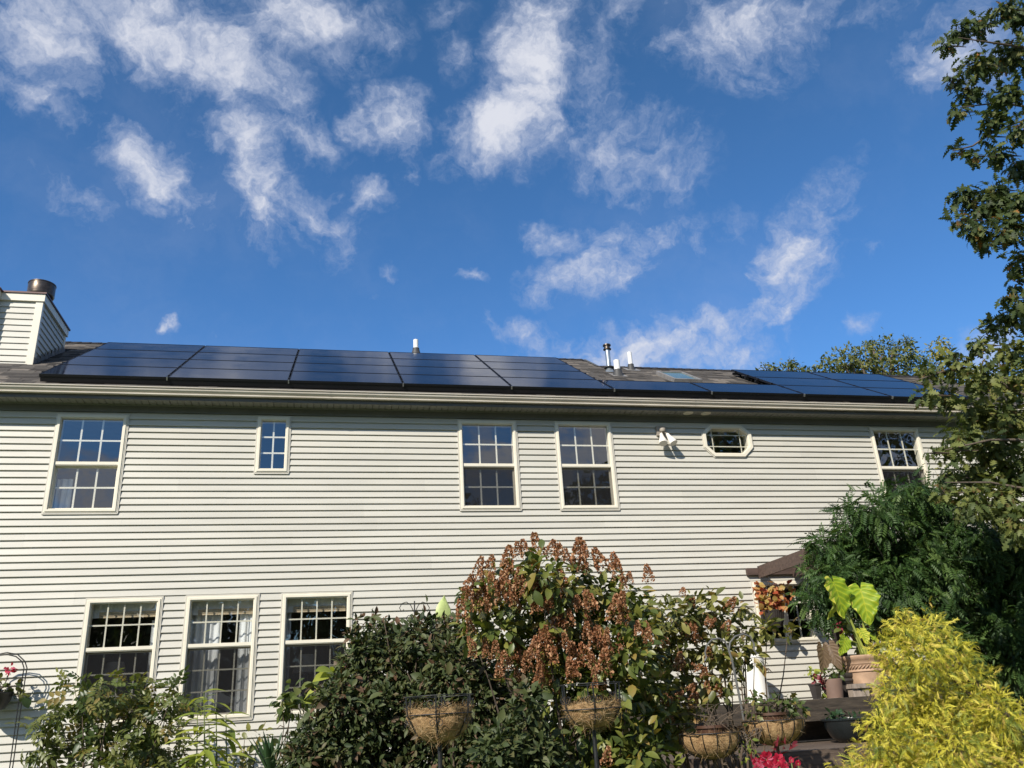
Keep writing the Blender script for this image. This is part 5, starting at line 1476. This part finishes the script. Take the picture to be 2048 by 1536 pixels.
# shepherd crooks
sk = empty('shepherd_crook', (*at_y(1482, 1420, -6.85)[:2], 0), 'grey double shepherd crook with two arching arms above the coco baskets', 'plant hook')
def pxpath(lst, y): return [tuple(at_y(a, b, y)) for a, b in lst]
b0 = at_y(1484, 1420, -6.85)
MB().tube([(b0[0]+.03, -6.85, 0)]+pxpath([(1484, 1420), (1474, 1370), (1464, 1320), (1455, 1292)], -6.85), .0085, 10).build('post', HOOKG, sk, smooth=True)
MB().tube(pxpath([(1456, 1295), (1450, 1283), (1438, 1277), (1424, 1279), (1414, 1290), (1410, 1305), (1413, 1315), (1409, 1322)], -6.85), .007, 8).build('arm', HOOKG, sk, smooth=True)
MB().tube(pxpath([(1458, 1300), (1460, 1285), (1470, 1273), (1486, 1268), (1500, 1273), (1508, 1288), (1508, 1300), (1514, 1308)], -6.85), .007, 8).build('arm', HOOKG, sk, smooth=True)
# curled iron hook by the wall, with a pale figure
ch = empty('curled_hook', (*at_y(828, 1240, -2.2)[:2], 0), 'thin dark iron stake with four curled arms showing over the dark shrub', 'plant hook')
MB().tube([tuple(at_y(828, 1240, -2.2)*np.array([1, 1, 0]))]+pxpath([(829, 1300), (829, 1202)], -2.2), .008, 8).build('post', IRON, ch)
for sg in (-1, 1):
    MB().tube(pxpath([(829, 1226), (829+sg*8, 1210), (829+sg*16, 1204), (829+sg*25, 1207), (829+sg*30, 1216), (829+sg*26, 1223), (829+sg*21, 1219)], -2.2), .005, 6).build('arm', IRON, ch)
    MB().tube(pxpath([(829, 1246), (829+sg*5, 1234), (829+sg*12, 1231), (829+sg*17, 1236), (829+sg*14, 1242)], -2.2), .005, 6).build('arm', IRON, ch)
fg = empty('furled_leaf', (*at_y(884, 1240, -4.2)[:2], 0), 'pale green pointed furled leaf rising beside the rusty flower cones', 'plant')
a, b = at_y(884, 1238, -4.2), at_y(889, 1194, -4.2)
mb = MB(); L_ = b-a
for i in range(9):
    t_ = i/8; w = [.8, 1, 1.05, 1, .9, .72, .5, .26, .02][i]*.075
    for q_ in range(12):
        an = 2*math.pi*q_/12; cr_ = 1+.16*math.cos(an*3+t_*2.5)
        mb.v.append(tuple(a+L_*t_+np.array([math.cos(an)*w*cr_, math.sin(an)*w*.6*cr_, .02*math.sin(an*2)])))
for i in range(8):
    for q_ in range(12): q2 = (q_+1) % 12; mb.f.append((i*12+q_, i*12+q2, (i+1)*12+q2, (i+1)*12+q_))
mb.build('leaf', mat('pale_green_leaf', (.42, .50, .18), .5, .12, 12), fg, smooth=True)
MB().tube([tuple(a*np.array([1, 1, 0])), tuple(a)], .012, 8).build('leaf_stalk', STEMG, fg)

# hook with a hanging basket at the wall
hb = empty('plant_hook', (*at_y(30, 1500, -.26)[:2], 0), 'tall double rod plant hook close to the wall below the chimney', 'plant hook')
for k_, dx in ((0, 0), (1, 6)):
    base_ = at_y(20+dx, 1540, -.26)
    MB().tube([(base_[0]-.02, -.26, 0)]+pxpath([(20+dx, 1530), (33+dx, 1435), (44+dx, 1360), (48+dx, 1336), (44+dx, 1323), (32+dx*.6, 1313-k_*4), (14, 1309-k_*4), (-8, 1312-k_*3), (-24, 1322), (-34, 1345)], -.26), .0075, 8).build('rod', IRON, hb, smooth=True)
p = at_y(-16, 1405, -.26)
hb2 = empty('hanging_basket', (p[0], -.26, p[2]), 'dark hanging basket on the double rod hook by the wall', 'basket')
MB().lathe([(.08, -.11), (.15, -.08), (.20, 0), (.225, .09), (.235, .10), (.235, .115), (.21, .11)], tuple(p), 30).build('body', DKPOT, hb2, smooth=True)
for a in (.3, 2.4, 4.5):
    MB().tube([(p[0]+.22*math.cos(a), p[1]+.22*math.sin(a)*.8, p[2]+.1), tuple(at_y(-30, 1340, -.26))], .003, 5).build('hanger_wire', IRON, hb2)
ge = empty('geranium', (p[0], -.26, p[2]+.1), 'sparse geranium with one red bloom in the basket by the wall', 'plant')
foliage('foliage', ge, C4([(10, 1375, 12), (-10, 1365, 18), (26, 1370, 10), (30, 1388, 8), (-25, 1380, 20), (45, 1392, 5)], -.28, .06), LEAF_ROUND, LM['left'], 750, .085, .3, shell=.2)
foliage('bloom', ge, C4([(20, 1340, 7)], -.3, .01), LEAF_ROUND, LM['red'], 9000, .05, .3, shell=.2)
stems(ge, tuple(p+np.array([0, 0, .1])), C4([(20, 1342, 5), (30, 1372, 10), (45, 1392, 8), (10, 1370, 10), (60, 1400, 6)], -.28, .04), TWIG, .005, jit=.06)

# red flowers at the foot of the deck
rdp = empty('dianthus', (*at_y(1545, 1536, -7.7)[:2], 0), 'cluster of ruffled crimson and pink flowers below the coco baskets', 'flowers')
for (px, py, r, tnt) in ((1532, 1512, 17, .1), (1556, 1514, 16, .2), (1516, 1530, 14, .3), (1582, 1514, 7, .9), (1596, 1520, 7, .8), (1545, 1532, 14, .3), (1512, 1518, 10, .2), (1570, 1530, 10, .5)):
    c = at_y(px, py+6, -7.7); R = r*px_size(-7.7)*.8; n = 46
    a = RNG.uniform(0, 6.283, n); t_ = RNG.random(n)**.5
    Dd = np.stack([np.cos(a), -.5+.0*a, np.sin(a)*.9], 1)
    P = c+np.stack([np.cos(a), -.3*(1-t_), np.sin(a)], 1)*(R*.35*t_)[:, None]
    V, T, ti = scatter(leaf_t([.1, .3, .42, .3, .1], .3, .3), P, frames(Dd, np.stack([-np.cos(a)*.5, -np.ones(n), -np.sin(a)*.5], 1)+RNG.normal(size=(n, 3))*.3), R*.75*RNG.uniform(.7, 1.1, n), (RNG.random(n)*.35+tnt*.64).clip(0, .99))
    link('flower', tri_mesh('flower', V, T, ti, LM['red']), rdp)
    MB().tube([tuple(c*np.array([1, 1, 0])), tuple(c)], .004, 5).build('stem', STEMG, rdp)
foliage('foliage', rdp, C4([(1540, 1500, 12), (1520, 1545, 25), (1560, 1550, 25), (1590, 1545, 18), (1575, 1495, 10)], -7.6, .06), LEAF_LANCE, LM['maroon'], 3500, .07, .3, shell=.2, droop=-.4)
